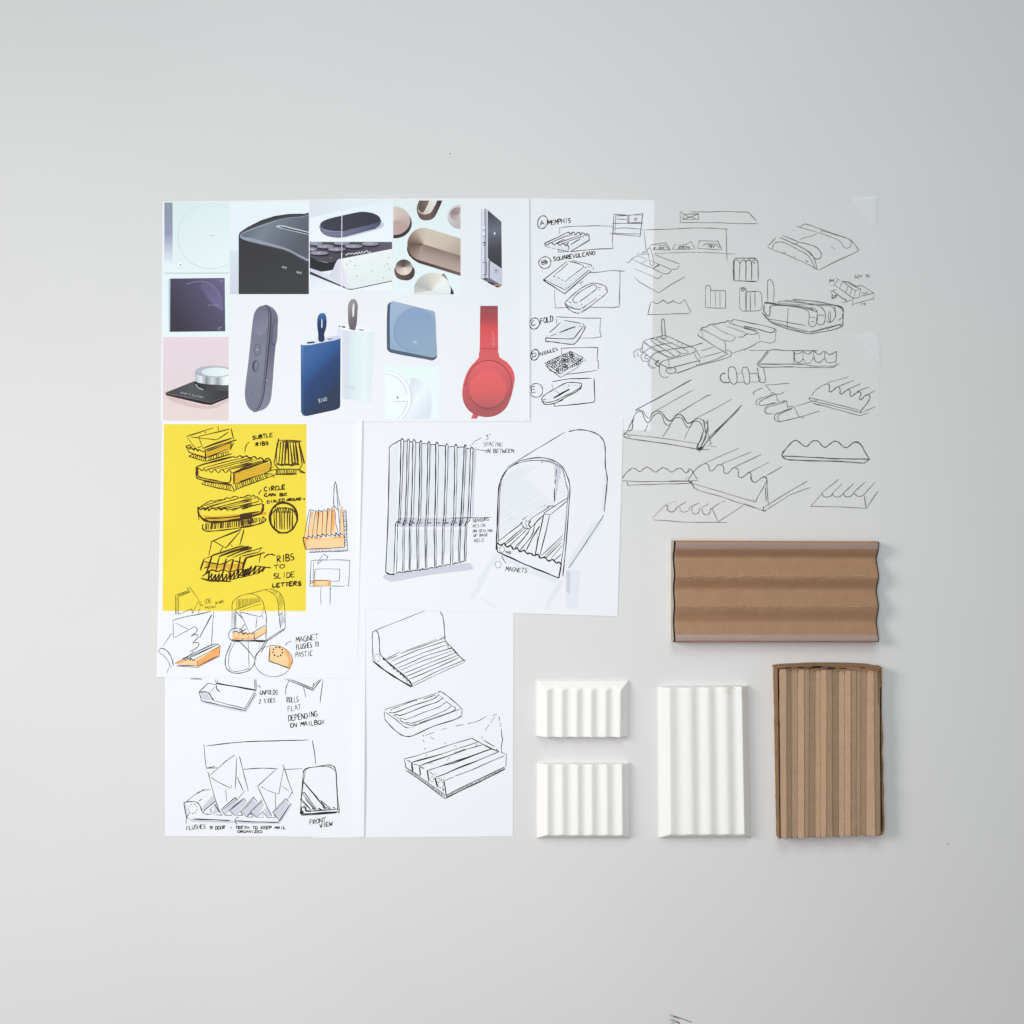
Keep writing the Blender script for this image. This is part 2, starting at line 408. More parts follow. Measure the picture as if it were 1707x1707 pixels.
# ---------------------------------------------------------------- sheets of paper, from the bottom of the pile up
memphis = Sheet('paper_sheet', [(862,330),(1091,334),(1085,717),(862,716)], .00015, M['paper'],
    'white sheet of five lettered concept thumbnails, partly under tracing paper', 'paper sheet', group='white sheets of sketches')
traceA = Sheet('tracing_paper', [(1001,326),(1463,327),(1467,693),(1003,693)], .00032, M['trace'],
    'upper translucent tracing paper with folded top corner and pencil sketches', 'tracing paper', [(1463,340,30,44,.0028),(1466,470,10,120,.0010)], 'tracing papers', True)
traceB = Sheet('tracing_paper', [(1002,557),(1467,555),(1470,897),(1004,899)], .00048, M['trace'],
    'lower tracing paper with wavy rib sketches, just above the wide cardboard model', 'tracing paper', [(1470,885,26,34,.003),(1468,600,22,40,.0022),(1470,760,8,160,.0012)], 'tracing papers', True)
lowright = Sheet('paper_sheet', [(521,1012),(856,1010),(855,1394),(521,1397)], .00045, M['paper'],
    'white sheet with the seat-like bracket, shallow tray and five-bar block drawings', 'paper sheet', group='white sheets of sketches')
lowleft = Sheet('paper_sheet', [(275,1008),(610,1008),(607,1395),(275,1394)], .00065, M['paper'],
    'white sheet with FRONT VIEW and toothed mail rack drawings, at lower left', 'paper sheet', [(608,1290,16,140,.0022)], 'white sheets of sketches')
mailbox = Sheet('paper_sheet', [(590,698),(1039,698),(1029.5,1027.5),(597,1014)], .00085, M['paper'],
    'wide white sheet with tall ribbed panel and open mailbox drawings', 'paper sheet', group='white sheets of sketches')
white = Sheet('paper_sheet', [(270,699),(604,699),(596,1131),(261,1129)], .00105, M['paper'],
    'white sheet carrying a bright yellow panel and orange marker sketches', 'paper sheet', [(605,780,8,170,.0022)], 'white sheets of sketches')
moodL = Sheet('printed_sheet', [(271,336),(572,332),(570,703),(268,702)], .00125, M['paper'],
    'left half of the product photo collage, with black speaker and grey remote', 'printed sheet', group='printed collage sheets')
moodR = Sheet('printed_sheet', [(569.5,331),(882,330),(883,702),(567,704)], .00145, M['paper'],
    'right half of the product photo collage, with red headphones', 'printed sheet', [(884,520,10,200,.0012)], 'printed collage sheets')

# folded corners of the tracing papers
fills(traceA, '@Z 1418,331 1461,328 1461,377', 'fold', 'folded_corner', .0002)
fills(traceB, '@Z 1424,558 1458,556 1466,575 1466,607', 'fold', 'folded_corner', .0002)

# ---------------------------------------------------------------- printed collage pictures
def white_disc(s, rect):
    p = Pic(s, rect); p.f = FR['C1']
    p.poly('80,112 802,112 802,890 80,890', (226,238,242))
    p.poly('92,115 182,115 182,800 92,765', (140,150,160), (150,152,182), (226,236,242), ax=(130,115,130,800))
    p.poly('186,112 850,112 850,862 262,862 240,857 215,838 196,815 184,790', (218,231,234), (226,237,240), ax=(200,115,700,860))
    p.ell(600,485,364,358,(200,212,216)); p.ell(601,483,359,353,(219,232,236),(228,240,241),ax=(300,200,800,800))
    p.line('590,476 634,480', .7, (120,125,130)); p.ell(265,798,28,26,(240,248,248)); p.ell(268,798,8,9,(70,70,75)); p.line('245,828 283,829',.4,(170,180,185))
    p.line('130,160 142,182', .5, (230,235,240))
    p.done('printed picture of a white square speaker with a round dial')
white_disc(moodL, (273.5,337,382,456))
def purple(s):
    p = Pic(s, (273.5,455,382,560)); p.f = FR['Z']
    p.poly('273,455 382,455 382,560 273,560', (226,238,242))
    p.poly('279,466 285,464 285,554 281,553', (226,238,242), (150,165,180), ax=(279,500,285,500))
    p.poly('284,464.4 374.6,463.2 375.5,552.3 283.5,553.2', (60,57,68), (84,78,104), (112,102,142), ax=(290,530,385,465))
    p.f = FR['C1']
    p.poly('~520,975 600,1000 680,1080 715,1180 735,1290 700,1290 600,1200 540,1120 500,1040', (100,92,130), (112,103,142), ax=(500,1000,720,1200))
    p.line('~330,1010 420,985 500,980 590,1000 660,1065 700,1130 725,1210', 1.3, (128,122,150))
    p.line('570,1238 688,1238', .5, (180,175,195)); p.line('490,1236 570,1238', .3, (110,100,130))
    p.line('697,968 735,968', .8, (150,145,170)); p.line('699,982 735,982', .6, (150,145,170))
    p.f = FR['C4']; p.line('~735,335 745,350 765,360', .6, (200,200,210)); p.text(14,(752,334),(780,334),'NS',.4,(190,190,200))
    p.done('printed picture of a dark purple square plate')
purple(moodL)
def knob():
    p = Pic(moodL, (271.5,561.8,381,700.8)); p.f = FR['C4']
    p.poly('80,435 870,435 870,1440 60,1440', (226,208,218), (221,206,212), (226,208,205), ax=(300,440,300,1420))
    p.poly('~120,1120 300,1180 640,1260 860,1165 860,1200 660,1290 300,1240', (212,188,188))
    p.poly('108,1103 655,1215 870,1122 870,1158 655,1247 560,1236 120,1130', (44,40,45))
    p.poly('108,1100 455,962 870,962 870,1128 655,1216', (64,66,69), (84,86,90), (58,58,62), ax=(108,1100,760,1100))
    p.poly('~470,965 450,1000 500,1050 600,1070 760,1075 900,1060 900,960 600,950', (52,50,52), (86,86,88), ax=(500,1000,860,1000))
    p.line('~470,1000 500,1040 560,1065', 1.4, (190,192,196))
    p.poly('~468,850 467,920 472,965 560,992 700,1004 900,990 900,860 700,800', (170,178,185), (222,228,232), (130,135,142), (205,212,218), (150,155,162), (225,230,234), (235,240,242), ax=(465,900,870,900))
    p.ell(690,850,224,70,(150,155,165),(190,194,202),ax=(465,800,800,900)); p.ell(690,846,212,60,(176,180,192))
    p.ell(712,853,172,52,(212,224,228),(226,236,235),ax=(600,820,800,900))
    p.text(20,(292,1108),(560,1168),'BANG & OLUFSEN',.38,(190,190,192))
    p.line('112,1104 655,1218 868,1128', .5, (120,122,126))
    p.done('printed picture of a silver ring on a black square base')
knob()
def black_speaker():
    p = Pic(moodL, (383.5,337,514.8,490.3)); p.f = FR['C1']
    p.poly('800,100 1680,100 1680,1125 800,1125', (232,240,246), (228,234,243), ax=(1000,100,1000,700))
    p.poly('800,640 906,640 906,1125 800,1125', (214,224,232), (206,208,224), ax=(850,650,850,1100))
    p.poly('905,470 920,440 1000,385 1150,310 1300,262 1450,240 1680,236 1680,1122 905,1118', (58,57,62), (64,64,68), ax=(1000,500,1300,1100))
    p.poly('~912,475 930,440 1010,392 1200,318 1400,268 1550,252 1800,250 1800,770 1400,650 1000,545 930,510', (70,71,76))
    p.poly('~918,478 940,450 1040,405 1200,345 1400,290 1550,274 1800,272 1800,745 1400,630 1000,535 935,508', (150,154,172))
    p.poly('~932,470 960,452 1060,412 1220,352 1400,297 1550,280 1800,280 1800,720 1400,605 1060,508 955,490', (96,104,112), (122,132,142), (106,112,124), (92,94,106), ax=(1000,330,1500,680))
    p.poly('1310,378 1345,362 1400,368 1680,438 1680,472 1420,410 1340,392', (196,206,214))
    p.poly('1335,378 1370,376 1680,450 1680,464 1400,398', (36,36,40))
    p.text(24,(1378,830),(1428,846),'NOTE',.5,(215,215,218)); p.text(24,(1534,888),(1590,900),'AUDIO',.5,(215,215,218))
    p.done('printed picture of a black speaker corner')
black_speaker()
def oval(s, rect):
    p = Pic(s, rect); p.f = FR['C2']
    p.poly('138,100 1330,100 1330,705 138,705', (228,238,244), (238,242,249), ax=(600,115,600,650))
    p.poly('138,100 1330,95 138,368', (222,222,234), (224,234,240), ax=(140,200,700,150))
    p.poly('~1145,430 1195,450 1160,510 700,640 600,655 500,640 700,560', (196,202,216))
    p.poly('~287,470 290,540 340,595 450,632 580,640 700,612 900,560 1090,508 1142,460 1146,390 900,420', (124,124,152), (112,112,142), (88,88,116), ax=(290,500,1100,500))
    p.line('~292,545 345,602 450,636 580,642 700,615 1085,515', .9, (56,54,66))
    p.poly('~289,462 330,415 420,378 600,335 800,292 900,281 1040,303 1120,345 1146,395 1110,432 1000,465 720,530 600,560 450,552 330,520', (66,68,80), (58,60,72), ax=(300,400,1100,400))
    for i in range(60):
        x = random.uniform(350,1080); y = 470-(x-350)*.2+random.uniform(-50,55); p.ell(x,y,4,3,(84,86,100))
    p.line('~312,525 400,548 500,562 600,565', .5, (200,204,218)); p.line('305,515 312,548', .7, (40,40,48))
    p.done('printed picture of a flat oval speaker')
oval(moodL, (516.4,334,569.2,402)); oval(moodR, (570.4,333,654.3,402))
def keypad(s, rect):
    p = Pic(s, rect); p.f = FR['C2']
    p.poly('138,705 1320,705 1320,1480 138,1480', (226,228,240), (238,241,248), ax=(400,1150,500,1350))
    p.poly('138,706 1320,712 1320,810 640,945 520,990 400,1006 250,978 138,915', (88,84,96), (72,69,78), (96,92,106), ax=(140,900,1200,720))
    p.poly('138,915 250,978 380,1007 450,1000 540,975 465,1112 300,1134 138,1082', (46,46,49))
    p.poly('138,1084 300,1138 380,1140 470,1108 560,965 600,1000 700,1380 560,1330 138,1142', (206,206,226), (224,226,236), ax=(140,1100,500,1200))
    p.poly('300,1140 470,1108 440,1185 400,1180', (228,232,234))
    p.poly('138,1128 590,1330 690,1374 745,1380 1320,1256 1320,1270 745,1392 690,1390 138,1168', (62,58,68))
    p.poly('~520,990 548,958 575,960 604,1010 650,1180 690,1372 620,1340 430,1205 470,1105', (212,211,226), (226,224,236), ax=(450,1150,650,1150))
    p.poly('556,956 1320,808 1320,1258 745,1380 690,1368 640,1150 600,1005', (236,240,242), (226,232,235), ax=(800,900,850,1300))
    for i in range(70):
        x = random.uniform(640,1290); y = random.uniform(860-(x-640)*.04+100,1330-(x-640)*.08)-40; p.ell(x,y,3 if i<60 else 7,3 if i<60 else 6,(190,196,198) if i < 56 else (110,112,112))
    for cx,cy,rx in ((232,733,92),(600,727,118),(1003,737,122),(362,774,122),(765,771,125),(178,816,62),(525,815,122),(276,868,127)):
        p.ell(cx+4,cy+14,rx,29,(44,42,50)); p.ell(cx,cy,rx,27,(160,154,174),(138,133,152),ax=(cx-rx,cy,cx+rx,cy)); p.line(f'{cx-14},{cy} {cx+14},{cy+3}',.8,(226,224,232))
    p.line('~645,890 670,895 690,872 720,885 745,868 770,885 800,862 815,885 840,850 860,878 885,845 905,868 930,850 955,835 970,860 1012,852', 1.2, (235,235,240))
    p.line('430,940 462,936', .6, (190,185,200))
    p.done('printed picture of a keypad with a speckled concrete edge')
keypad(moodL, (516.4,403.3,569.2,484)); keypad(moodR, (570.4,403.3,653.6,484))
def dishes():
    p = Pic(moodR, (655.6,334.2,767.6,490.5)); p.f = FR['C3']
    p.poly('-300,110 700,110 700,1470 -300,1470', (224,236,240), (230,240,245), ax=(0,110,500,1400))
    o = -1621.65
    p.ell(1352+o,446,240,214,(64,52,52)); p.fan(1335+o,408,235,205,[(214,200,190),(206,186,178),(186,160,158),(190,164,162),(212,200,190),(226,218,206),(218,206,196)],-90,270)
    p.poly('~40,250 70,130 120,20 250,-40 420,20 400,130 330,290 280,370 190,405 90,380', (104,84,78), (112,94,92), (56,46,48), ax=(40,250,400,250))
    p.poly('~60,250 90,125 140,0 300,0 330,110 280,230 240,290 170,312 100,295', (206,192,184), (232,228,224), ax=(100,300,300,150))
    p.poly('~64,240 90,125 130,40 220,60 215,130 165,240 130,292 92,280', (92,78,72), (128,112,104), ax=(60,240,220,240)); p.line('~60,250 72,285 110,308 170,314 230,300', .6, (226,214,206))
    p.ell(650,352,172,172,(212,206,206),(182,174,174),ax=(500,300,640,520)); p.fan(640,320,128,104,[(206,200,200),(186,170,172),(150,132,136),(170,156,158),(224,218,216),(216,208,206)],60,420)
    cap = '~-96,780 -80,640 -20,550 60,505 140,500 207,516 400,572 620,638 800,690 800,1190 600,1128 400,1066 200,1005 73,966 -10,915 -70,850'
    p.poly(' '.join('%g,%g' % (x-4, y+46) for x, y in pts_of(cap[1:])), (70,52,50), (112,92,88), ax=(0,960,640,1200))
    p.fan(140,745,234,234,[(208,196,182),(196,180,164),(150,130,116),(104,86,76),(140,120,110),(176,156,148)],287,107)
    p.poly('140,745 208,521 800,703 800,948', (208,196,182), (204,190,176), (184,166,154), ax=(260,540,560,900))
    p.poly('140,745 800,948 800,1190 72,969', (136,116,108), (168,148,140), (184,164,156), ax=(430,835,370,1050)); p.poly('300,796 800,950 800,1050', (128,108,98), (150,130,122), ax=(760,960,700,1030))
    p.poly('~1368,1130 1400,1200 1500,1258 1590,1235 1632,1160 1610,1080 1560,1180 1460,1200'.replace('1368','-254').replace('1400','-222').replace('1500','-122').replace('1590','-32').replace('1632','10').replace('1610','-12').replace('1560','-62').replace('1460','-162'), (84,70,66))
    p.poly('~-272,1080 -276,1150 -240,1220 -150,1256 -60,1240 0,1180 8,1120 -20,1060 -130,1000', (110,94,90), (70,58,56), ax=(-270,1100,0,1200))
    p.fan(1478+o,1072,120,112,[(228,220,210),(216,204,192),(190,176,166),(110,96,90),(84,72,68),(120,104,98),(206,194,184),(226,218,208)],60,420)
    p.poly('~400,1170 520,1340 560,1470 440,1470', (130,128,128), (50,50,54), ax=(400,1300,550,1400))
    p.ell(262,1400,262,250,(226,228,226))
    p.fan(262,1400,262,250,[(206,206,204),(180,180,180),(196,194,192),(212,208,202),(226,220,210),(238,240,238),(228,234,234),(222,228,230)],170,380)
    p.done('printed picture of brown and grey conical dishes')
dishes()
def player():
    p = Pic(moodR, (790,340,845,488)); p.f = FR['C3']
    p.poly('955,255 1000,234 1055,245 1245,418 1256,1090 1256,1335 1195,1362 953,1238', (206,208,224), (196,196,216), ax=(960,600,1250,600))
    p.poly('957,250 1052,244 1052,940 1074,985 1074,1235 955,1232', (190,194,214), (232,234,242), (134,138,158), (216,218,230), (184,186,206), ax=(957,700,1074,700))
    p.poly('1051,262 1243,425 1249,1088 1078,976 1051,930', (70,70,80), (110,112,128), (72,73,80), (62,62,68), ax=(1060,300,1180,1050))
    p.poly('1062,975 1078,976 1078,1222 1062,1220', (74,72,86))
    p.poly('953,1228 1078,1222 1255,1335 1190,1364', (120,116,130)); p.poly('1056,1272 1142,1302 1132,1332 1050,1290', (44,42,48))
    p.ell(1188,1344,42,16,(214,170,110),rot=8); p.ell(1185,1345,24,10,(50,44,44)); p.ell(1025,1240,20,12,(70,66,74))
    for y in (512,600): p.ell(994,y,27,35,(120,122,134)); p.ell(990,y-5,24,32,(228,230,240))
    p.ell(996,738,22,28,(44,44,52)); p.ell(989,742,14,17,(226,228,236))
    p.line('975,1005 1035,1000 1035,1170 975,1182', .8, (60,60,70)); p.ell(1148,590,11,20,(232,234,240))
    p.line('1148,1100 1160,1125 1172,1105 1180,1130 1195,1128', .8, (84,82,98)); p.line('1145,1140 1202,1162', .5, (120,118,134))
    p.done('printed picture of a slim silver music player')
player()
def remote():
    p = Pic(moodL, (400,500,480,695)); p.f = FR['C4']
    p.poly('~1290,62 1340,70 1400,110 1440,180 1447,260 1430,430 1400,740 1375,1080 1355,1200 1310,1275 1230,1315 1150,1322 1200,700', (118,116,138), (98,96,118), (120,118,140), (132,130,150), ax=(1200,100,1400,1250))
    p.poly('~1285,64 1330,80 1360,130 1370,220 1340,600 1290,1080 1260,1210 1220,1290 1170,1322 1150,1300', (58,58,74))
    p.poly('~1285,64 1320,82 1346,130 1356,220 1325,600 1278,1080 1248,1210 1210,1288 1165,1321 1150,1300', (122,122,142))
    p.poly('~1285,64 1312,80 1335,130 1344,220 1312,600 1268,1080 1240,1200 1205,1280 1160,1321 1150,1300', (60,60,76))
    p.poly('~1280,64 1215,88 1165,160 1142,300 1125,450 1090,780 1062,1000 1055,1140 1085,1260 1155,1320 1200,1280 1236,1195 1262,1080 1305,600 1336,220 1328,130 1306,80', (112,112,132), (128,128,148), (116,118,138), ax=(1220,60,1200,1300))
    p.ell(1240,270,92,150,(116,116,137),(134,132,154),ax=(1180,160,1300,380),rot=8)
    p.ell(1200,590,40,72,(66,66,82),rot=6); p.ell(1200,590,35,67,(122,123,143),rot=6); p.line('1188,588 1216,592',.6,(226,226,236))
    p.ell(1180,785,40,72,(70,70,86),(108,108,128),ax=(1140,780,1215,790),rot=6); p.ell(1190,782,24,56,(118,118,138),rot=6); p.ell(1188,764,4,5,(220,220,230))
    p.poly('~1395,268 1430,262 1420,520 1395,535 1372,500', (62,62,80)); p.poly('~1400,272 1438,268 1428,512 1400,526 1380,496', (116,112,136))
    p.ell(1142,1115,6,6,(50,50,60)); p.ell(1313,955,5,7,(220,220,230))
    p.done('printed picture of a grey capsule remote')
remote()
def batteries(s, rect):
    p = Pic(s, rect); p.f = FR['C5']
    p.poly('~640,455 760,440 900,450 1060,462 1105,480 1100,700 1085,1100 1072,1390 1000,1395 800,1365 700,1340 690,900', (222,224,236), (212,216,228), (218,232,234), (224,236,238), (222,230,234), ax=(640,900,1100,900))
    p.poly('640,420 760,402 1050,445 1115,478 1000,492 690,465', (238,242,246))
    p.poly('662,412 748,420 738,438 660,428', (54,54,58)); p.poly('918,456 985,464 975,474 922,470', (70,70,76)); p.poly('795,440 878,450 868,470 790,455', (60,56,60))
    p.poly('~800,448 776,250 782,130 820,72 870,72 900,130 898,230 870,452', (150,143,148), (126,117,122), (110,102,108), ax=(780,200,900,300)); p.poly('~838,150 852,120 858,200 845,300 834,240', (232,234,240))
    p.text(40,(748,1215),(866,1232),'S100',.45,(176,182,196))
    p.poly('165,648 300,660 683,556 684,1430 662,1478 610,1500 240,1580 195,1570 168,1520', (66,104,160), (54,92,148), (48,70,118), (46,66,104), (50,60,84), ax=(165,900,600,1300))
    p.poly('165,660 205,662 200,1560 170,1530', (84,122,178), (62,90,138), (60,82,124), ax=(180,700,180,1500))
    p.poly('~165,648 200,622 350,590 560,548 660,545 686,560 640,588 480,622 300,655 210,662', (226,230,240), (206,210,228), ax=(200,640,600,560))
    p.poly('248,622 345,614 345,634 250,644', (44,44,50)); p.poly('512,580 575,574 575,584 512,594', (70,70,80)); p.ell(604,570,5,4,(150,150,165)); p.ell(638,564,6,5,(120,120,135))
    p.poly('~400,610 392,520 378,400 388,290 425,250 478,256 499,340 492,440 468,520 468,606', (58,118,178), (48,70,112), (44,56,90), ax=(440,250,440,460)); p.poly('~434,325 442,320 446,400 438,440 432,390', (214,224,240))
    p.text(46,(398,1408),(512,1376),'S100',.55,(224,228,236))
    p.done('printed picture of blue and white power banks')
batteries(moodL, (495,495,567.6,697)); batteries(moodR, (570,495,630,697))
def blue_square():
    p = Pic(moodR, (640,498,735,605)); p.f = FR['C6']
    p.poly('~104,130 135,92 170,95 150,400 150,560 180,600 590,690 643,668 640,700 598,728 560,722 150,645 108,620 98,590', (70,84,112), (84,98,118), ax=(110,130,120,620))
    p.poly('~152,80 165,78 580,180 615,192 628,225 640,500 645,665 620,690 580,693 400,655 180,612 142,600 132,570 133,130', (160,182,206), (150,172,198), (142,166,190), ax=(150,100,600,690))
    p.ell(400,392,226,240,(118,138,168),(168,188,212),ax=(200,480,600,250),rot=18); p.ell(402,386,222,238,(138,160,194),(144,166,192),ax=(300,200,450,600),rot=18)
    p.text(38,(374,532),(442,556),'logi',.5,(224,232,240))
    p.done('printed picture of a blue-grey square button')
blue_square()
def camera_tile():
    p = Pic(moodR, (641.3,611.5,732.5,698.5)); p.f = FR['C6']
    p.poly('60,790 700,790 700,1380 60,1380', (228,242,242), (232,240,246), ax=(300,800,300,1300))
    p.poly('~372,915 440,945 520,985 566,1035 586,1120 590,1220 580,1300 556,1375 440,1400 300,1400 330,1250 350,1100 350,980', (216,222,234), (234,240,246), (218,224,234), ax=(330,1000,590,1200))
    p.ell(95,1140,278,294,(206,214,224)); p.ell(90,1140,270,290,(246,250,252)); p.ell(84,1142,246,272,(208,216,226)); p.ell(80,1144,236,264,(236,242,248))
    p.poly('~165,1110 330,1090 335,1150 300,1180 170,1180 150,1150', (238,240,248)); p.line('165,1178 300,1176', .8, (170,176,190)); p.poly('207,1122 221,1122 221,1146 209,1146', (70,72,80)); p.line('~360,1050 372,1130 368,1210', .6, (196,202,214))
    p.done('printed picture of a white round camera')
camera_tile()
def headphones():
    p = Pic(moodR, (765,505,862,697.8)); p.f = FR['C6']
    p.poly('1045,1305 1098,1335 1080,1370 1015,1370', (206,92,98))
    p.poly('~1112,640 1105,690 1060,745 1000,815 955,910 930,1010 924,1100 940,1190 985,1265 1060,1320 1160,1346 1250,1342 1340,1305 1410,1235 1455,1130 1485,1010 1496,910 1470,820 1410,745 1330,690 1314,640', (214,98,104), (222,98,104), (186,92,96), (170,90,94), ax=(1200,650,1240,1345))
    p.poly('1120,130 1312,130 1316,610 1312,660 1110,660 1114,600', (150,80,84), (170,76,82), (214,88,92), (220,92,98), (214,96,100), ax=(1200,130,1200,650))
    p.poly('1120,130 1312,130 1312,190 1120,190', (144,80,86), (158,82,88), ax=(1200,130,1200,190)); p.line('1114,600 1314,600', .8, (140,66,70))
    p.ell(1210,1000,250,275,(190,86,92)); p.ell(1212,1005,243,270,(226,102,108),(196,96,100),(160,86,90),ax=(1200,740,1220,1280))
    p.line('~962,992 985,900 1040,800 1130,740 1230,725 1340,760 1420,840 1458,940 1455,1040 1440,1108 1462,1110', .9, (138,64,68)); p.line('~940,985 950,992 966,994', .9, (130,62,66))
    p.ell(1205,1058,206,200,(146,78,82)); p.ell(1205,1042,206,202,(228,102,108),(220,100,104),(184,96,100),ax=(1200,850,1220,1240))
    p.text(26,(1282,572),(1276,402),'SONY',.5,(236,176,180))
    p.done('printed picture of red headphones')
headphones()
for s, c in ((moodR,'@C3 P 1548,148'),(moodR,'@C6 P 1625,1378')): sketch(s, c, 'thin', .7, 'pinhole')

# ---------------------------------------------------------------- drawings on the lettered concept sheet
sketch(memphis, '''@D1 E 255,375,58,82,15;*1.2 T 62 225,420 285,402 A;T 60 325,412 612,380 MEMPHIS
E 285,875,74,72,-20;*1.4 T 50 248,905 330,880 B;T 52 388,858 912,778 SQUAREVOLCANO
@D2 E 155,218,60,70,20;T 60 122,248 178,232 C;T 72 232,222 395,195 FOLD;*1.4 E 160,605,48,68,18;T 55 130,640 190,620 D;T 42 230,618 450,550 NODULES
E 175,1045,82,86,-30;T 75 118,1080 185,1065 E''', 'ink', .95, 'handwritten_note')
fills(memphis, '''@D1 290,660 580,680 590,725 420,705 300,680;600,690 820,560 825,600 610,725;310,1095 385,1050 520,1125 540,1205;545,1150 750,960 830,945 550,1200;570,1380 640,1390 740,1400 730,1450 600,1425;760,1330 820,1290 870,1320 800,1370
@D2 360,370 520,190 740,225 620,395;320,420 640,420 760,280 640,465;480,990 540,960 600,1000 520,1035;330,1110 350,1090 410,1120 380,1140;470,830 740,690 745,705 480,865;600,960 690,965 640,1010''', 'lgray')
sketch(memphis, '''@D1 468,435 468,520;485,438 700,422 960,418 1125,424;1127,415 1120,640;1125,655 1125,708;1125,703 950,705 600,738;450,715 450,745 585,737 450,715
*1.3 280,635 555,505;*1.3 ~555,505 580,498 600,522 625,498 650,505 665,530 690,503 715,505 725,528 740,507 770,515 790,535 805,515 832,545;*1.2 830,530 832,598 605,735
*1.3 ~280,635 315,655 340,635 370,628 395,655 420,640 445,638 470,660 500,640 525,645 545,668 560,655 582,678;*2 582,670 582,715;280,640 290,680;*1.2 300,675 355,692;P 372,702;390,700 412,704;430,708 590,735
350,630 560,540;560,540 630,515;415,640 530,578;555,555 640,528;440,635 735,530;500,640 770,540;*2.2 550,650 580,628;*1.6 600,655 725,578;P 755,565;P 790,545;P 675,705''', 'ink', .95, label='ribbed panel sketch')
sketch(memphis, '''@D1 *1.2 265,1090 555,862;P 572,855;*1.2 590,862 640,868 725,895;*1.2 630,848 865,905 855,925;395,1040 570,885;~725,895 762,920 745,945;*1.2 750,940 530,1115;*1.3 385,1040 410,1048;*1.3 435,1055 470,1072;*1.3 485,1082 515,1100;P 540,1145 545,1165 540,1185
*1.2 300,1095 535,1215 835,960;*1.3 270,1095 530,1260 860,975;*3.2 262,1085 298,1098;885,930 880,965;*1.3 775,935 795,930;*1.3 815,925 840,928;P 355,1100 577,1050 598,1090
*1.2 710,1135 762,1108;*1.2 726,1110 738,1155;840,998 970,990 1100,972 1272,980;1213,968 1213,1150 1203,1425;1203,1425 1160,1420 1150,1432 850,1425;405,1210 405,1300 415,1435 540,1430
*1.2 ~540,1360 600,1300 720,1200 830,1140 900,1128 1000,1150 1042,1175 1035,1215;*1.2 ~640,1310 700,1250 850,1160 900,1150 925,1175 920,1200 860,1250 710,1360;*1.2 ~640,1310 630,1335 650,1368 690,1370;*1.2 ~530,1375 600,1430 700,1452 725,1450;*1.2 740,1440 930,1310;~1050,1190 1055,1240 980,1310
P 962,1280;*1.2 ~530,1360 540,1400 575,1440;945,1180 975,1182;945,1208 970,1210;*1.3 580,1362 612,1368;*1.3 735,1385 742,1402;980,1310 850,1410 730,1485
@D2 *1.1 ~540,5 620,68 680,88 715,90;*1.1 735,86 860,8;~600,8 650,32 680,36;700,38 730,40;*1.2 745,32 790,5''', 'ink', .95, label='raised plate and pill sketches')
sketch(memphis, '''@D1 *1.3 1140,270 1125,520;1165,280 1150,515;*1.2 1140,275 1330,290 1497,265;1160,290 1490,285;*1.4 1495,270 1480,400 1460,560;*1.8 1325,290 1322,385 1475,382;*1.4 1308,300 1306,385;1175,335 1300,338;1185,298 1300,292;1120,390 1500,388;1145,452 1300,445 1495,462;1090,510 1460,520;1110,520 1460,547;E 1408,338,16,15;P 1355,322 1450,318 1362,365 1448,370''', 'thin', .95, label='small control box sketch')
sketch(memphis, '''@D2 425,133 700,148 990,153;423,155 435,235;*1.2 970,155 965,320 985,385;985,380 870,398 720,398;*1.3 340,330 480,205;P 498,183;*1.5 525,178 725,215;*1.3 750,215 765,235;*1.3 770,240 640,405 560,408 295,395 293,440
*1.3 ~293,440 380,445 500,462 620,475 655,465 700,415 785,265 770,245;*2 465,330 560,290 662,258;*1.4 500,318 600,278 655,262;*1.3 350,372 430,345;*1.3 700,255 740,245;P 308,372 308,422''', 'ink', .95, label='folded block sketch')
nod = '@D2 *1.3 485,525 700,515 940,515 930,680 945,675 945,785;490,525 492,600;*1.2 933,795 700,830 530,850;*1.2 290,705 600,560 760,640 475,840 290,705;*1.2 290,740 480,885;480,885 720,740;*1.3 285,700 350,800 470,840;P 740,718;775,655 790,690;'
for i in range(11):
    for j in range(5):
        u, v = (i+.5+random.uniform(-.35,.35))/11, (j+.5+random.uniform(-.3,.3))/5
        x = 300+(605-300)*u+(475-300)*v*.95; y = 700+(570-700)*u+(820-700)*v
        nod += f'*{random.choice([.9,1.1,1.6]):.1f} E {x:.0f},{y:.0f},{random.uniform(10,19):.0f},{random.uniform(12,20):.0f},{random.randint(0,90)};'
sketch(memphis, nod, 'ink', .8, label='studded block sketch')
sketch(memphis, '''@D2 *1.3 380,935 600,900 862,895;*1.3 893,900 903,1150 895,1190 700,1215 405,1240;370,960 383,1025;*1.3 398,1205 403,1248
*1.3 ~250,1130 300,1090 400,1030 540,955 620,945 720,955 740,970 720,1010 640,1060 500,1130 420,1170 330,1192 265,1182 246,1160 250,1130;*1.4 ~248,1170 280,1215 380,1210 450,1185 560,1120 700,1045 740,1000
*2 395,1140 480,1085 592,1025;410,1045 465,1085;395,1145 470,1105 590,1035;*2.2 440,1190 505,1165;*1.4 260,1158 300,1155;P 655,980 682,992 708,988 330,1160;*1.2 575,975 590,992;*2 530,1110 550,1112''', 'ink', .95, label='boat shaped block sketch')
sketch(memphis, '@D1 P 10,130 90,122 1580,150', 'thin', .6, 'pinhole')

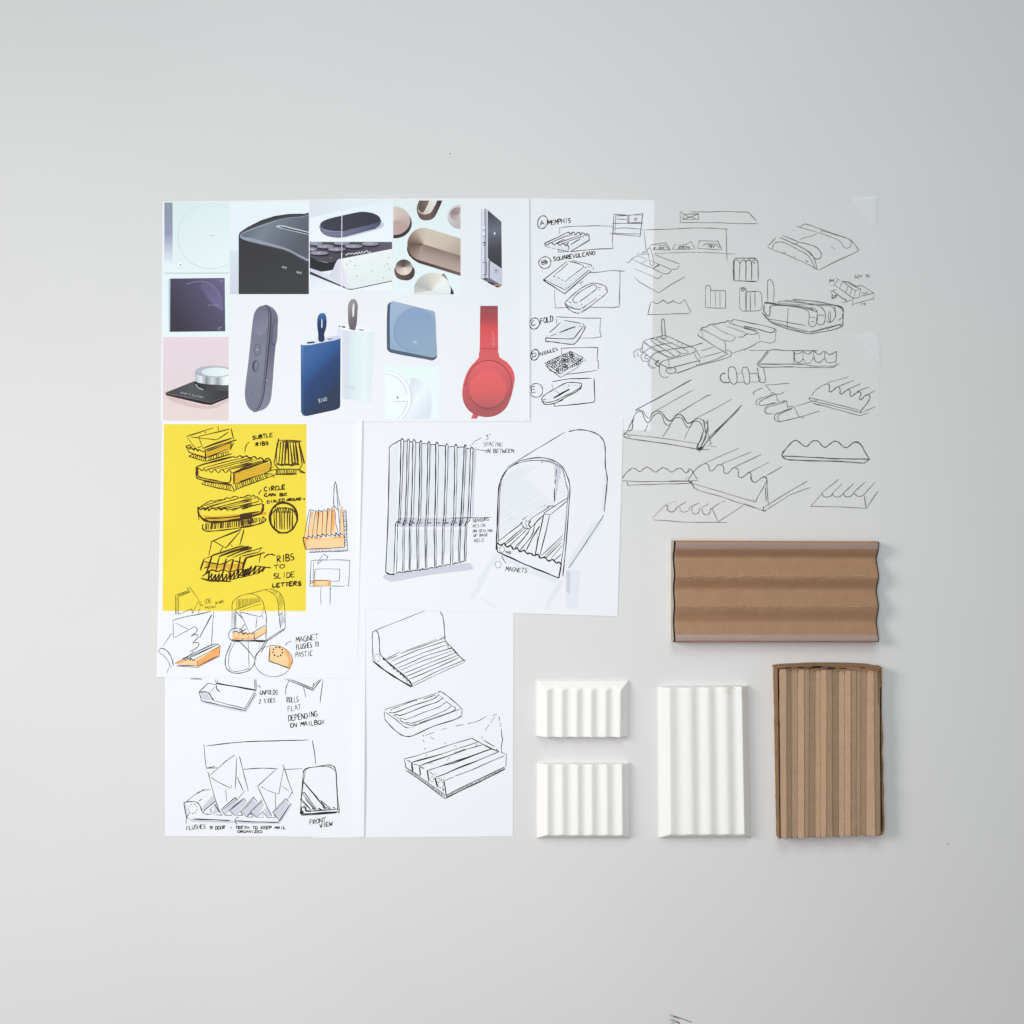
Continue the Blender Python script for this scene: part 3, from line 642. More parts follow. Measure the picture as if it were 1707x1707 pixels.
# ---------------------------------------------------------------- pencil sketches on the two tracing papers
sketch(traceA, '''@D3 725,258 755,255;*1.1 725,258 728,395 1000,395 1300,400 1500,410 1707,408;860,258 1100,258 1250,250 1400,255 1612,262 1707,368;*1.1 735,265 850,330 965,280;*1.1 765,288 962,280 968,350 765,357 765,300;760,355 860,320 940,350;P 730,325
@D4 *1.2 50,220 142,322;0,347 163,348
@D3 ~260,490 600,480 900,465 1180,470 1335,482;1310,483 1342,483;1322,485 1335,895;262,490 270,600 290,785;390,797 800,780 1050,782 1440,802;170,803 330,803
*1.3 345,685 545,655 600,750;345,685 330,720;370,745 600,748;*1.3 530,665 585,740;440,690 520,690 560,735;625,745 665,670;700,685 800,680 870,640;*1.3 870,640 920,735;640,745 900,735;950,735 975,640 960,632 1215,635 1270,748 950,732;*1.4 1215,625 1222,650;1215,640 1250,728;1020,700 1050,670 1190,672 1235,725
*1.3 T 26 378,738 515,740 2.4M;*1.3 T 30 700,728 850,728 ZEN;*1.3 T 36 1080,722 1180,722 TRY''', 'pencil', .8, label='long tray and envelope sketch')
sketch(traceA, '''@D3 *1.2 ~310,740 302,752 315,800 340,930 357,950 387,940 385,910 350,740 325,725 310,740;*1.3 ~30,905 60,915 90,880 110,860 150,840 180,825;180,825 300,872;100,865 215,925 305,885;215,925 375,990;*2 375,990 460,935;*1.3 460,935 612,1005;*1.3 375,990 520,1060;*1.2 ~520,1060 580,1050 615,1010
130,985 385,1100;*1.2 ~385,1100 430,1120 480,1095 495,1070;410,815 715,930;*1.2 ~620,1000 680,995 718,955;330,880 460,940;395,975 465,950;*1.1 140,1105 200,1165 450,1305 620,1190 790,1095;*1.2 240,803 252,770 290,785
*1.2 ~365,1415 400,1435 440,1440 490,1410;*1.4 ~490,1410 505,1398 560,1435 600,1430 640,1400;*1.2 ~640,1405 700,1440 740,1430 790,1390;*1.2 352,1418 315,1552;*1.2 790,1395 865,1552
@D5 395,0 370,108 640,100 890,90;865,0 905,78''', 'pencil', .8, label='sliding rack and scalloped edge sketch')
sketch(traceA, '''@D3 *1.6 ~1420,880 1415,1000 1418,1100 1425,1150;*1.3 1425,1150 1500,1148 1707,1162;*1.1 ~1420,880 1450,858 1690,860 1720,870;*1.3 ~1428,1140 1430,900 1450,880 1480,890 1500,925 1498,1000 1490,1140;*1.3 ~1500,920 1545,880 1575,910 1580,1135;*1.3 ~1580,905 1610,880 1645,905 1652,1140
@D4 *1.2 ~0,740 20,765 22,965;*1.2 ~25,760 50,742 75,752 87,800 85,965;*1.3 ~0,725 120,725 148,750 155,830 158,970;*1.2 158,975 0,975;E 113,773,9,9;~90,765 110,742 138,752
@D3 *1.1 1055,1490 1055,1260;*1.2 ~1055,1260 1062,1222 1085,1208 1112,1222 1130,1278;*1.3 1130,1278 1315,1275 1315,1500;*1.2 1050,1493 1150,1500 1320,1503;1120,1270 1118,1475;1182,1295 1182,1490;1242,1295 1242,1485
*1.2 ~1500,1250 1540,1233 1572,1252 1590,1292;*1.3 1590,1290 1707,1290;*1.1 ~1500,1250 1495,1400 1502,1510 1530,1538;1530,1538 1707,1542;*1.3 E 1540,1265,17,16;1585,1300 1582,1530;1635,1300 1635,1540
@D4 *1.2 ~0,1045 20,1060 32,1092 60,1090;*1.2 ~60,1090 150,1088 188,1108 196,1180 200,1250 180,1292 130,1300 0,1305;20,1095 20,1300;70,1100 72,1300;122,1100 122,1262''', 'pencil', .85, label='ribbed box front sketches')
sketch(traceA, '''@D4 *1.3 ~580,380 600,378 620,385 640,365 675,350 850,410 1000,462 1165,520;*1.3 ~1165,520 1210,570 1258,640;*1.3 1258,640 1160,690 1050,740 815,857;~615,388 850,455 1020,520 1075,565 1090,600 1130,615 1165,595 1175,550 1150,520;1120,500 850,425;850,420 840,445;~800,455 730,485 680,495 610,520
*1.3 ~425,475 600,545 700,570 800,610 845,670 840,715 800,735 760,710 700,650 600,590 390,495;~600,545 590,560 520,570;*1.2 350,500 330,520 265,590;258,605 400,662 500,700 720,800 800,852;*1.2 ~305,615 340,560 400,545 500,580 600,635 690,685 740,750 780,835;*1.2 ~470,530 620,600 740,680 780,760 803,850
*1.3 430,655 455,667;*1.3 545,700 562,710;*1.3 ~675,745 690,762 705,752;P 355,632;950,590 1000,630''', 'pencil', .8, label='large rounded panel sketch')
sketch(traceA, '''@D4 1080,975 1280,1060;*1.2 1280,1060 1260,1155 1200,1165 1045,1055 1080,975;1080,975 1150,985 1220,1030 1290,1025 1425,1105 1285,1140;1225,1080 1200,1160;1280,1060 1215,1080 1080,980;1140,1030 1115,1095;1180,1060 1165,1120;1290,1110 1310,1100 1320,1115 1340,1098 1355,1110
1030,960 990,1025;1000,940 1062,970;970,1015 1035,1045;*1.3 965,1080 1122,1192;*1.2 950,1085 1015,1070;*1.2 950,1085 970,1130;1085,1210 1180,1180;*1.2 1122,1192 1105,1160;1190,1165 1190,1245;~1190,1230 1300,1200 1420,1165;1425,1120 1420,1180
R 34 1210,945 1390,938 ASY PI;*2.6 T 36 936,992 985,990 M;*1.6 R 32 955,1165 1020,1160 25;T 30 1278,1245 1335,1245 19''', 'pencil', .75, label='small dimensioned block sketch')
sketch(traceA, '''@D4 *1.2 ~262,1200 258,1000 268,965 290,960 318,990 330,1100 322,1210;*1.3 ~230,1215 300,1225 550,1245 680,1260 770,1290;~370,1210 400,1195 700,1220 980,1240 1060,1270 1085,1310;*1.3 ~540,1175 800,1200 1000,1240 1075,1260 1092,1313;~340,1215 560,1230 850,1240 960,1255 997,1313;*1.2 ~285,1313 290,1260 340,1240 550,1255 700,1280 800,1313;~445,1185 560,1190 720,1225 850,1260 885,1313;485,1270 483,1313;*2 ~225,1220 245,1208 350,1225;*1.4 225,1220 212,1313
@D6 *1.8 ~242,0 240,60 285,120 303,110 310,60 312,0;*1.6 ~215,75 230,100 260,130;~230,100 320,190 520,250 760,305 1000,250 1170,210;*1.3 ~235,95 350,210 740,325 820,325 1160,245 1175,150 1180,60;280,150 730,232;300,175 500,235 760,300;*1.2 ~600,5 700,30 760,60 775,110 770,215 800,245 830,240 862,205 870,90 850,40 790,15
*1.2 ~872,90 866,200 910,225 950,205 965,120 955,60 910,5;*1.5 ~1070,0 1085,60 1080,140 1020,195 980,180;~1012,60 1000,130 1020,190;~1025,75 1022,190;525,30 513,265;*1.5 ~1110,0 1160,20 1180,60 1172,210;~1160,90 1170,130 1120,170;*1.6 ~785,310 1000,262 1130,225 1165,238;~775,140 810,130 850,145;~880,120 910,105 950,115;~795,190 820,185 840,190;1000,250 1000,285''', 'pencil', .85, label='large rounded ribbed box sketch')
sketch(traceB, '''@D6 *1.7 ~155,690 230,600 300,525 500,528 700,530 872,530;178,690 250,600 300,540;*1.6 178,690 320,690 730,688;*1.7 155,692 205,727 600,722;730,695 850,715 1080,712 1100,688;~610,725 800,728 1060,728 1095,700;*1.3 590,535 592,692;~590,540 610,565 660,560 700,535;~700,540 760,570 820,530;*1.3 ~830,535 890,575 950,530;*1.3 ~960,540 1020,575 1098,535;700,540 702,640;825,535 825,630;958,535 957,640;*1.2 1097,540 1090,690
~600,545 605,640 650,672 700,630;~700,620 730,670 780,675 825,610;~835,600 845,650 895,670 950,620;~960,620 980,660 1040,672 1085,655;270,575 280,545;1105,700 1132,680;60,525 290,527
@D5 *1.6 ~1330,830 1290,840 1265,885 1290,935 1330,948 1385,945;*1.3 ~1370,900 1368,790 1385,758 1420,752 1455,780 1475,920 1450,965 1410,960 1385,920 1370,880;*1.3 ~1560,900 1535,800 1550,765 1590,758 1615,790 1630,930 1610,965 1575,960 1555,910;1465,833 1532,833;1475,945 1550,943;1620,833 1707,833;1640,940 1707,940
@D6 *1.3 ~0,725 30,725 55,760 70,890 50,925 20,920 0,890;60,800 172,798;80,903 180,900;*1.3 ~160,730 170,800 180,880 210,910 242,905 255,870 235,740;~160,825 190,850 190,880 170,895''', 'pencil', .85, label='slotted strip and clip sketches')
sketch(traceB, '''@D5 *1.8 ~548,375 540,190 553,160 573,175 585,370;E 570,385,30,18;*1.2 ~320,430 300,500 275,560 310,575;~320,435 380,410 480,385 590,362;*1.2 590,362 800,460 960,530;960,530 1030,650;*1.1 ~330,450 500,560 640,635 690,618 560,530 430,445 408,415 440,405 600,480 740,560 770,595 730,620 680,615;*1.1 ~560,480 480,410 500,390 640,450 860,555 865,580 800,590 750,565;320,440 340,470 420,530 620,635
*1.4 300,500 310,570 480,690 660,790;*1.2 ~310,580 420,510 600,465 680,455;*1.2 ~310,580 285,620 300,670 330,685 370,680;*1.2 ~390,660 450,590 600,545 900,500 1050,455;*1.2 ~390,660 372,710 405,765 468,762;~400,660 392,720 432,758;*1.2 ~510,790 530,700 640,660 900,590 970,560;*1.2 ~510,780 520,850 570,885 625,875;~250,575 240,600 265,630;~212,640 195,590 220,550 272,530;*1.4 ~370,605 330,625 345,652 380,645
*2.6 ~510,670 470,700 480,735 520,745;*1.3 E 657,797,60,38;*1.4 715,835 850,790 980,740 1000,728;*1.3 ~950,590 970,640 1010,680 1012,715 990,735 965,720;650,770 1020,670;700,750 1000,680;1030,640 1280,570;620,635 635,750;1030,555 1190,505;*1.3 ~1000,730 1200,665 1320,610 1348,590 1335,570;*1.3 ~1000,738 1340,645 1400,610 1400,570 1350,548 1310,560;1330,570 1370,600;940,550 965,545;730,450 750,455;790,465 790,500
*2.6 1015,310 1040,265;*1.4 ~1040,268 1100,255 1125,235 1160,225 1240,220 1270,205 1330,200 1350,185 1410,185 1432,160;1040,285 1320,435 1335,545;1040,290 1050,390;*1.4 985,360 1200,500 1330,580;1010,340 990,355;~1160,230 1300,320 1440,375 1450,400 1400,435 1320,425;1330,245 1580,330;*1.2 ~1370,205 1500,250 1707,300;*1.4 1430,165 1707,225;~1480,380 1540,385 1600,345 1640,350 1707,345;1405,585 1600,525 1707,480
@D6 ~0,185 200,225 360,268 382,285 375,325;*1.4 ~0,240 150,270 310,315 360,300 365,270;*1.2 ~0,265 140,300 160,320 135,330;~375,330 370,410 310,440 200,420 100,470 0,525;175,310 190,395;~0,350 40,325''', 'pencil', .8, label='coiled roller and curved ribs sketch')
sketch(traceB, '''@D5 *1.3 220,1285 500,1140 910,910;460,1300 700,1165 940,1035;730,1340 950,1200 1110,1105 1155,1100;950,1395 1200,1270 1412,1150
*1.2 ~215,1300 260,1285 310,1305 350,1365 390,1385 430,1325 480,1300 530,1310 570,1350 600,1400 650,1425 690,1385 740,1345 790,1350 830,1400 860,1450 910,1445 960,1400 1010,1395 1070,1430 1110,1470 1115,1559;*1.4 ~215,1335 260,1302 300,1315 330,1400 375,1445 410,1400 450,1350 500,1325 550,1360 570,1430 620,1480 660,1445 690,1400 750,1380 800,1400 840,1480 880,1505 940,1430 1000,1430 1040,1480 1062,1559
*1.4 ~410,1330 480,1300 540,1315 590,1380 650,1420 720,1350 780,1348 830,1410 870,1448 960,1402;215,1335 120,1540;200,1360 170,1530 130,1545
@D7 185,0 95,180;~180,0 180,110 130,140;*1.2 ~92,150 75,200 120,225 350,260 600,295 980,360;~100,180 500,220 1000,295;120,200 155,212;*2.2 ~1060,0 1080,120 1090,200 1040,300 1010,370;*1.6 ~1110,0 1110,100 1090,180 1050,290;*2 ~1050,150 1030,230 985,320 975,370;*4 985,350 1050,340 990,370 1045,362;1110,150 1155,300 1120,290;*2 1365,0 1090,280 1040,365;1350,0 1100,240;1000,400 1080,290;*1.3 980,370 1140,365;1100,315 1225,335;370,60 330,145;650,70 550,215;890,95 820,235
@D5 *1.7 1200,1559 1530,1230;1215,1559 1500,1280''', 'pencil', .9, label='large corrugated corner sketch')
sketch(traceB, '''@D7 *1.3 ~50,720 120,640 185,595 230,615 275,640 310,610 360,585 410,610 465,645 510,615 560,590 610,610 665,645 720,610 775,598 820,640 850,655 890,605 930,650 980,735;*1.2 50,752 300,765 990,750;*1.8 112,765 125,812;125,808 500,795 900,785;640,765 900,755;820,750 880,700;850,650 885,635
*1.4 ~865,750 930,650 1000,580 1080,540 1120,560 1130,610 1150,630 1190,610 1240,555 1290,560 1310,600 1310,640 1340,665 1380,640 1420,598 1475,600 1490,650 1490,690 1520,715 1570,690 1620,650 1645,665 1650,720 1680,770 1707,765;1070,535 1500,348;1270,550 1650,395;1430,590 1707,455;1620,650 1707,605;*1.2 ~865,755 910,790 940,830 1000,870 1300,955 1420,1000 1707,1090;910,780 1510,960 1707,1015;930,785 935,850;*2.2 865,750 912,785 910,755
@D8 *1.3 ~0,665 65,625 85,640 80,690 120,740 180,710 220,680 265,690 265,740 230,800 160,920 140,975;60,620 305,500;265,660 460,550;0,415 90,378;0,510 210,405;~205,690 240,670 270,690 275,800 290,1005;0,935 140,975;*1.2 0,990 240,1080;*1.3 285,1005 520,860 750,725;250,1075 540,890 790,800;*1.5 230,1030 230,1080 265,1075;*1.6 255,800 265,965;100,940 140,965;285,1000 312,1022;230,1040 285,1005''', 'pencil', .85, label='two corrugated wedge sketches')
sketch(traceB, '''@D7 590,1050 430,1215;435,1235 850,1265 1240,1268 1350,1270;*2 590,1050 628,1072;*1.2 ~610,1070 615,1110 665,1140 710,1110 735,1070;*1.6 735,1068 760,1075;~765,1080 775,1120 820,1140 870,1120 890,1080;*1.6 888,1080 915,1068;~920,1075 915,1130 955,1165 1000,1140 1010,1090;~1040,1100 1050,1150 1090,1175 1135,1150 1145,1105;*1.6 1142,1105 1168,1092
600,1050 660,1020;680,1015 710,1005;P 730,1000;750,1070 845,1012;900,1075 1005,1025;1020,1095 1125,1035;1160,1095 1270,1025;1285,1020 1320,1003;*1.2 1165,1095 1240,1265;1240,1262 1550,1060;P 1240,1265 1345,1268
@D8 925,875 790,1025 1150,1030 1450,1050;*1.2 ~930,875 945,905 990,915 1030,900 1050,875;*1.2 ~1050,880 1070,905 1110,915 1150,900 1175,870;*1.2 ~1180,875 1200,905 1240,912 1285,890 1305,858;*1.2 ~1308,865 1340,900 1380,905 1420,890 1440,870;925,860 1125,700;1050,870 1155,768 1160,750;1180,865 1305,750;1305,855 1440,735;*1.2 1440,865 1555,740;*1.6 1430,905 1448,1045;1450,1045 1590,845;*2 925,855 928,880;*2 1048,865 1055,880;P 1180,868 1440,868 1450,1045''', 'pencil', .8, label='scalloped edge sketches')
sketch(traceB, '''@D8 *1.8 ~445,420 500,340 580,255 620,243 670,275 710,305 750,312 800,260 850,243 890,260 930,310 970,322 1020,285 1070,252 1120,262 1170,310 1220,328 1270,290 1310,262 1350,262 1390,295 1430,370 1490,465;*1.4 445,425 850,445 1100,462 1480,462;*1.6 ~450,428 500,465 600,475 850,485 1100,490 1415,512;*1.8 1490,465 1420,515;*1.3 ~1310,262 1370,280 1410,325;450,390 500,340;850,448 1480,468;~640,243 690,290;*2 1480,455 1497,470''', 'pencil', .95, label='bold wave profile sketch')
sketch(traceB, '''@D6 540,915 300,935;~300,935 255,940 275,960 300,990 325,1010;*1.2 ~315,1040 350,1028 385,1060 400,1120 430,1135;*1.3 ~450,1130 490,1125 515,1170 522,1215;*1.2 ~530,1200 570,1190 610,1220 640,1290 680,1320 720,1315;~480,1018 430,1045 350,1050 200,1095 150,1120 145,1160 170,1180;~350,1055 250,1100 190,1135 180,1165 210,1180 370,1145;~520,1120 460,1140 320,1165 260,1200 245,1250 280,1280 350,1272
~480,1145 330,1185 270,1210 260,1260 300,1280;*1.3 ~575,1210 450,1255 370,1290 365,1340 410,1370 500,1355 650,1320;~575,1215 430,1280 400,1320 420,1360;610,1190 780,1140 870,1120;650,1320 900,1245;~220,970 110,1025 125,1055
~800,1065 850,1000 920,950 990,920;*1.4 ~990,920 1015,950 1010,1010 1025,1020 1060,1000 1110,960 1140,980 1140,1035 1155,1045 1190,1020 1235,992 1260,1010 1260,1060 1280,1070 1320,1040 1370,1018 1390,1040 1370,1100 1390,1110 1430,1070 1470,1050 1495,1080 1470,1140 1395,1235;990,915 1240,838;1110,960 1305,880;1230,990 1390,920;1340,1015 1485,960;*1.2 1460,1055 1555,1000;775,1085 1390,1240;*2 1390,1235 1388,1268;*1.2 1390,1265 775,1115;*2 775,1085 778,1118;820,1150 1375,1300 1480,1270;*1.2 825,1155 900,1180;1395,1265 1560,1195''', 'pencil', .8, label='finger and wedge sketches')

# ---------------------------------------------------------------- white sheet with yellow panel
fills(white, '@Z 273,707 511,707 510,1018.5 271,1018.5', 'yellow', 'yellow_panel', .00001)
fills(white, '''@E1 900,620 1335,460 1320,575 900,710;590,620 850,690 860,740 720,690;730,910 765,930 770,1050 740,1080;760,1085 1300,1180 1330,1120 1320,1200 1180,1190;900,920 1600,745 1640,752 1000,925;930,1640 1600,1470 1650,1478 1050,1640
@E2 -94,1010 520,805 540,850 530,950 -100,1190;0,810 180,735 200,745 0,850;560,890 600,870 610,900 500,940
@E3 790,90 850,150 1000,170 1707,110 1707,180 1050,250 900,230;880,1010 1580,1010 1560,1105 880,1095;1280,1050 1360,1040 1320,1290 1280,1280
@E4 0,840 60,760 40,880 0,880;0,170 270,130 350,150 340,180 0,210''', 'ochre', z0=.000024)
sketch(white, '''@E1 *1.2 545,345 1020,195;545,345 660,505;755,350 1310,215;760,355 830,545;~610,355 780,375 1080,408;1080,408 1290,270;1335,205 1380,395;*1.4 1105,170 1110,245;*2.2 830,560 1100,460 1350,378;*1.3 870,590 1130,500 1435,410;*1.2 530,520 600,575 612,540 680,592 690,545 750,612 760,575 845,628 872,590;*1.4 530,520 625,495;575,540 690,510;735,550 800,525
*1.4 530,520 585,625 720,680 870,720;*2 880,600 880,790;*1.2 900,610 1340,455;*1.6 1340,460 1325,590;*1.4 1380,460 1320,590;890,725 1280,575;*1.2 900,725 1305,605;*1.2 890,790 1355,655;*1.3 580,700 660,665;*1.3 580,700 875,792;*1.3 H 6 650,675 870,730 630,710 860,780;*1.3 H 9 930,720 1300,610 910,770 1310,665;*1.3 P 868,272''', 'brown', 1.15, label='rack holding two envelopes sketch')
sketch(white, '''@E1 *2.2 720,890 850,840 1000,800 1380,705;*1.6 ~720,890 716,980 720,1060 750,1100 1000,1160 1340,1210;*1.3 ~742,910 745,1040 790,1075 1050,1130 1250,1172 1318,1150 1332,1000;*1.4 ~740,905 790,930 820,960 850,920 890,965 930,935 985,985 1045,935 1110,990 1170,935 1240,990 1305,940 1340,990 1390,990;*2.4 1385,990 1385,1200;*1.4 ~1370,700 1410,720 1450,710 1495,690 1545,715 1600,695 1650,720 1707,725
840,905 1400,760 1560,730;930,930 1300,830 1620,750;1040,935 1400,835 1707,770;1170,935 1500,860 1707,820;*1.3 1300,935 1707,840;*2.4 1395,990 1550,930 1707,878;*1.3 1390,1200 1707,1090;870,1150 1340,1215;*1.5 870,1150 810,1190 870,1215 1390,1325;*1.4 H 13 870,1150 1340,1215 850,1210 1340,1310;*1.6 1340,1210 1400,1320
@E2 *1.4 ~0,690 50,715 120,695 180,740 250,705 310,750 370,725 430,770 490,735 530,760 550,800 550,900 530,960;0,780 180,730;0,820 240,750;0,860 300,760;0,890 370,780;*2 0,955 250,870 500,790;*1.2 0,925 440,775;*1.4 400,800 520,770;*1.4 0,1150 400,1020 530,960 640,930;*1.4 -100,1310 0,1262 300,1150 600,1040 660,1020;*1.5 H 17 -90,1210 480,1000 -80,1300 520,1070;*1.4 440,1005 590,1020;*1.4 570,1040 615,1080''', 'brown', 1.1, label='long ribbed tray sketch')
sketch(white, '''@E2 *1.6 690,380 680,440 605,830;*1.4 605,830 685,930 1060,930 1105,850;*1.6 1050,460 1105,850;*1.6 695,420 830,415 1090,432;*1.3 720,455 760,440 1070,450;*1.6 725,440 690,840;*2.2 775,440 745,840;*2.2 828,410 797,840;*2 850,440 870,840;*2 890,450 937,870;*2 945,450 985,840;*2 990,450 1032,840;*2.2 1050,450 1145,830;*1.2 660,470 640,830;*1.6 650,820 700,850 745,865 830,840 880,850 930,872 970,810 1060,850;*1.3 640,850 1060,850
*1.6 H 12 660,930 1040,930 650,1020 1000,1015;*1.6 1030,930 1160,1000;*2 640,1025 1010,1010;*1.8 650,930 640,1020;*1.5 H 4 1060,950 1140,985 1050,990 1130,1005;1000,1010 1000,1030''', 'brown', 1.1, label='tapered ribbed basket sketch')
sketch(white, '''@E1 *1.3 ~780,1610 850,1560 920,1520 980,1490 1030,1500 1100,1480 1200,1470 1270,1435 1310,1455 1390,1415 1470,1430;820,1640 1480,1445;850,1580 1250,1460;900,1600 1500,1440 1650,1430;*1.2 950,1640 1707,1455;1080,1640 1707,1490;1200,1640 1707,1525;*1.4 1300,1650 1707,1560;*1.6 1350,1668 1500,1610 1707,1585;*2 745,1600 790,1660;*1.6 760,1620 830,1590
@E2 *1.4 ~0,1430 50,1432 160,1390 200,1412 250,1395 270,1432 310,1420 325,1462 365,1460 400,1520;0,1540 270,1440;0,1500 200,1430;*1.2 0,1590 340,1500;*1.8 30,1640 200,1585 400,1540
@E3 *1.6 740,0 790,50 850,10 870,60 920,10 940,70 1000,10 1070,60 1130,10 1150,60 1220,10 1290,70;*2 ~752,0 748,60 765,130 810,190 900,240;*1.4 ~745,80 765,240;*2 ~870,200 1200,195 1707,130;*3.2 ~800,195 900,250 1050,272 1400,235 1707,190;*1.8 ~840,310 825,360 860,420 1000,430 1300,400 1707,342;*1.7 H 26 870,290 1707,225 850,410 1707,335
@E4 *2 0,180 250,138;*2.6 0,215 180,190 280,160;*3 ~300,40 295,110 270,165;*1.8 ~0,345 200,310 310,270 330,240 290,205;*1.8 H 13 0,235 300,210 0,325 310,262;*2.6 130,222 160,290;*2.6 148,217 182,285;*2.2 100,225 135,300''', 'brown', 1.05, label='oval ribbed dish sketch')
sketch(white, '''@E4 *2 E 562,215,178,198,8;*1.6 E 566,222,170,192,-6;*1.8 ~395,200 430,140 500,105 600,90 690,125 735,210;*1.8 H 8 425,130 700,130 435,370 695,370;*2 H 11 450,70 715,100 430,150 720,165;*3 395,190 400,290;*3 735,150 738,240;*2 H 5 480,400 640,400 500,425 620,425
@E2 *1.3 ~385,1305 350,1340 330,1378;~160,450 110,510 85,628''', 'brown', 1.05, label='round ribbed dial sketch')
sketch(white, '''@E3 *2.2 975,625 1250,505 1520,395;*1.3 985,630 940,860;*1.6 1030,610 1240,730;*1.8 1240,730 1500,430;*1.5 1565,400 1490,690;*1.3 1330,660 1362,718;*1.3 1190,715 1140,800;*1.8 1000,860 1560,690;*1.6 870,920 970,880 1480,700;*2.4 1120,880 1400,780 1660,705;*2.6 1260,890 1500,790 1707,720;*1.3 1360,900 1707,760;*2.4 1590,910 1707,870
*2.2 860,920 790,1110;*2 1000,870 900,1170;*2 1130,880 1060,1160;*2 1250,915 1180,1200;*2 1375,930 1305,1200;*2.2 1500,880 1440,1200;*2.4 1610,910 1540,1110;*1.8 ~860,975 1000,1000 1170,1015 1360,930;*1.8 ~1380,960 1480,980 1560,1010;*1.8 ~850,1090 960,1060;*1.8 790,1105 820,1140;*1.6 880,1165 1000,1120 1100,1150 1200,1110 1300,1160 1440,1120 1540,1110
*1.7 820,1235 950,1150 930,1300 1000,1180 980,1330 1060,1200 1050,1330 1130,1180 1100,1340 1180,1190 1190,1330 1260,1190 1250,1310 1330,1180 1310,1290 1400,1150 1380,1280 1480,1130 1450,1260 1560,1110 1540,1230 1640,1090 1610,1220 1707,1080;*2 800,1270 950,1310 1340,1325;*1.4 1300,1300 1707,1212
@E4 *2.4 0,620 110,590;*1.8 0,650 150,610;*1.4 0,690 180,640 290,600;*1.4 20,715 250,662;*2.2 70,740 180,710 320,665;*1.8 280,600 245,665;*1.8 270,670 250,800;*2.4 70,740 30,900;*1.8 0,940 20,975 80,880 50,980 150,840 110,960 210,840 170,950 270,850 230,940 320,860 290,920;*1.3 0,995 250,930 320,875;*2.2 200,840 300,855 400,865;*1.4 ~310,735 350,700 400,690 460,705''', 'brown', 1.05, label='ribbed letter holder sketch')
sketch(white, '''@E2 *1.3 T 66 222,405 590,352 SUBTLE;T 66 280,522 515,492 RIBS;*1.1 T 76 430,1325 815,1285 CIRCLE;T 52 430,1415 635,1412 CAN;T 50 705,1410 850,1405 BE;*1.1 T 52 480,1542 800,1502 DIALED;T 50 830,1502 1095,1482 AROUND;*1.4 P 1125,1460
@E4 *1.2 T 88 482,800 712,765 RIBS;*1.2 T 55 435,892 590,870 TO;*1.2 T 70 432,1005 715,985 SLIDE;*1.2 T 52 418,1118 800,1090 LETTERS''', 'brown', 1.25, 'handwritten_note')
sketch(white, '''@E5 *1.3 445,235 640,155;400,215 590,140;590,75 605,150;*1.3 625,70 660,130 775,295 670,500 660,425 455,515 445,235;400,215 405,510 440,490;H 14 400,220 405,500 440,240 442,480;H 10 430,208 600,145 445,225 640,155;T 70 778,390 985,322 SLIDE;*1.2 T 40 1040,358 1170,325 RIBS;*1.2 T 36 872,430 1045,402 MENU;~795,420 770,460 775,520;H 3 590,90 600,150 610,110 625,140
@E6 *1.2 ~115,330 115,270 130,220 200,165 320,135 400,160 460,220 480,280 492,325;*1.2 320,135 490,88 545,80;*1.2 ~490,90 580,130 630,200 645,325;*1.2 ~540,80 640,110 700,200 716,325;H 20 165,195 430,185 168,305 435,218;150,318 440,215;200,328 445,248;H 7 635,150 655,320 665,120 705,235;H 4 570,110 630,150 585,85 640,110;475,290 465,325;*1.4 148,300 150,330''', 'olive', .85, label='arrow and mailbox top in thin pen')
fills(white, '''@E5 385,1290 515,1225 730,1225 1090,1010 1115,1050 1090,1170 750,1345 740,1330
@E6 118,578 245,575 370,578 500,500 500,580 370,655 118,655;545,740 620,730 700,745 760,800 795,880 790,940 770,985 540,900
@E8 75,1245 790,1225 775,1420 100,1440;200,780 250,785 215,1240 150,1200;275,780 325,790 300,1220 225,1190;335,780 405,790 385,1215 305,1190;415,770 480,775 465,1200 395,1160;500,735 560,750 545,1200 470,1170;575,730 615,740 640,1180 555,1165;725,715 765,720 790,1190 715,1160;110,1100 150,950 140,1240 80,1230
@E4 950,1035 1165,1030 1165,1100 950,1103''', 'orange')
fills(white, '''@E5 1085,1020 1110,1050 1095,1160 750,1340 750,1250;385,1290 500,1235 540,1260 430,1300
@E6 118,640 370,640 368,655 118,655;700,745 760,800 795,880 790,940 770,985 745,970 765,900 720,800;545,900 770,975 770,985 540,905
@E8 90,1250 170,1250 180,1270 110,1300;80,1260 100,1260 140,1430 100,1440;205,780 240,785 190,900;280,790 320,790 290,900;340,785 380,790 320,900;510,735 545,745 500,900;580,740 610,740 620,1000 560,1150;730,720 755,720 755,900;250,1240 400,1235 390,1260 260,1270;560,1225 780,1215 780,1250 600,1255
@E4 950,1035 980,1035 980,1100 950,1103;1130,1035 1165,1035 1160,1100 1140,1100''', 'dorange', z0=.000026)
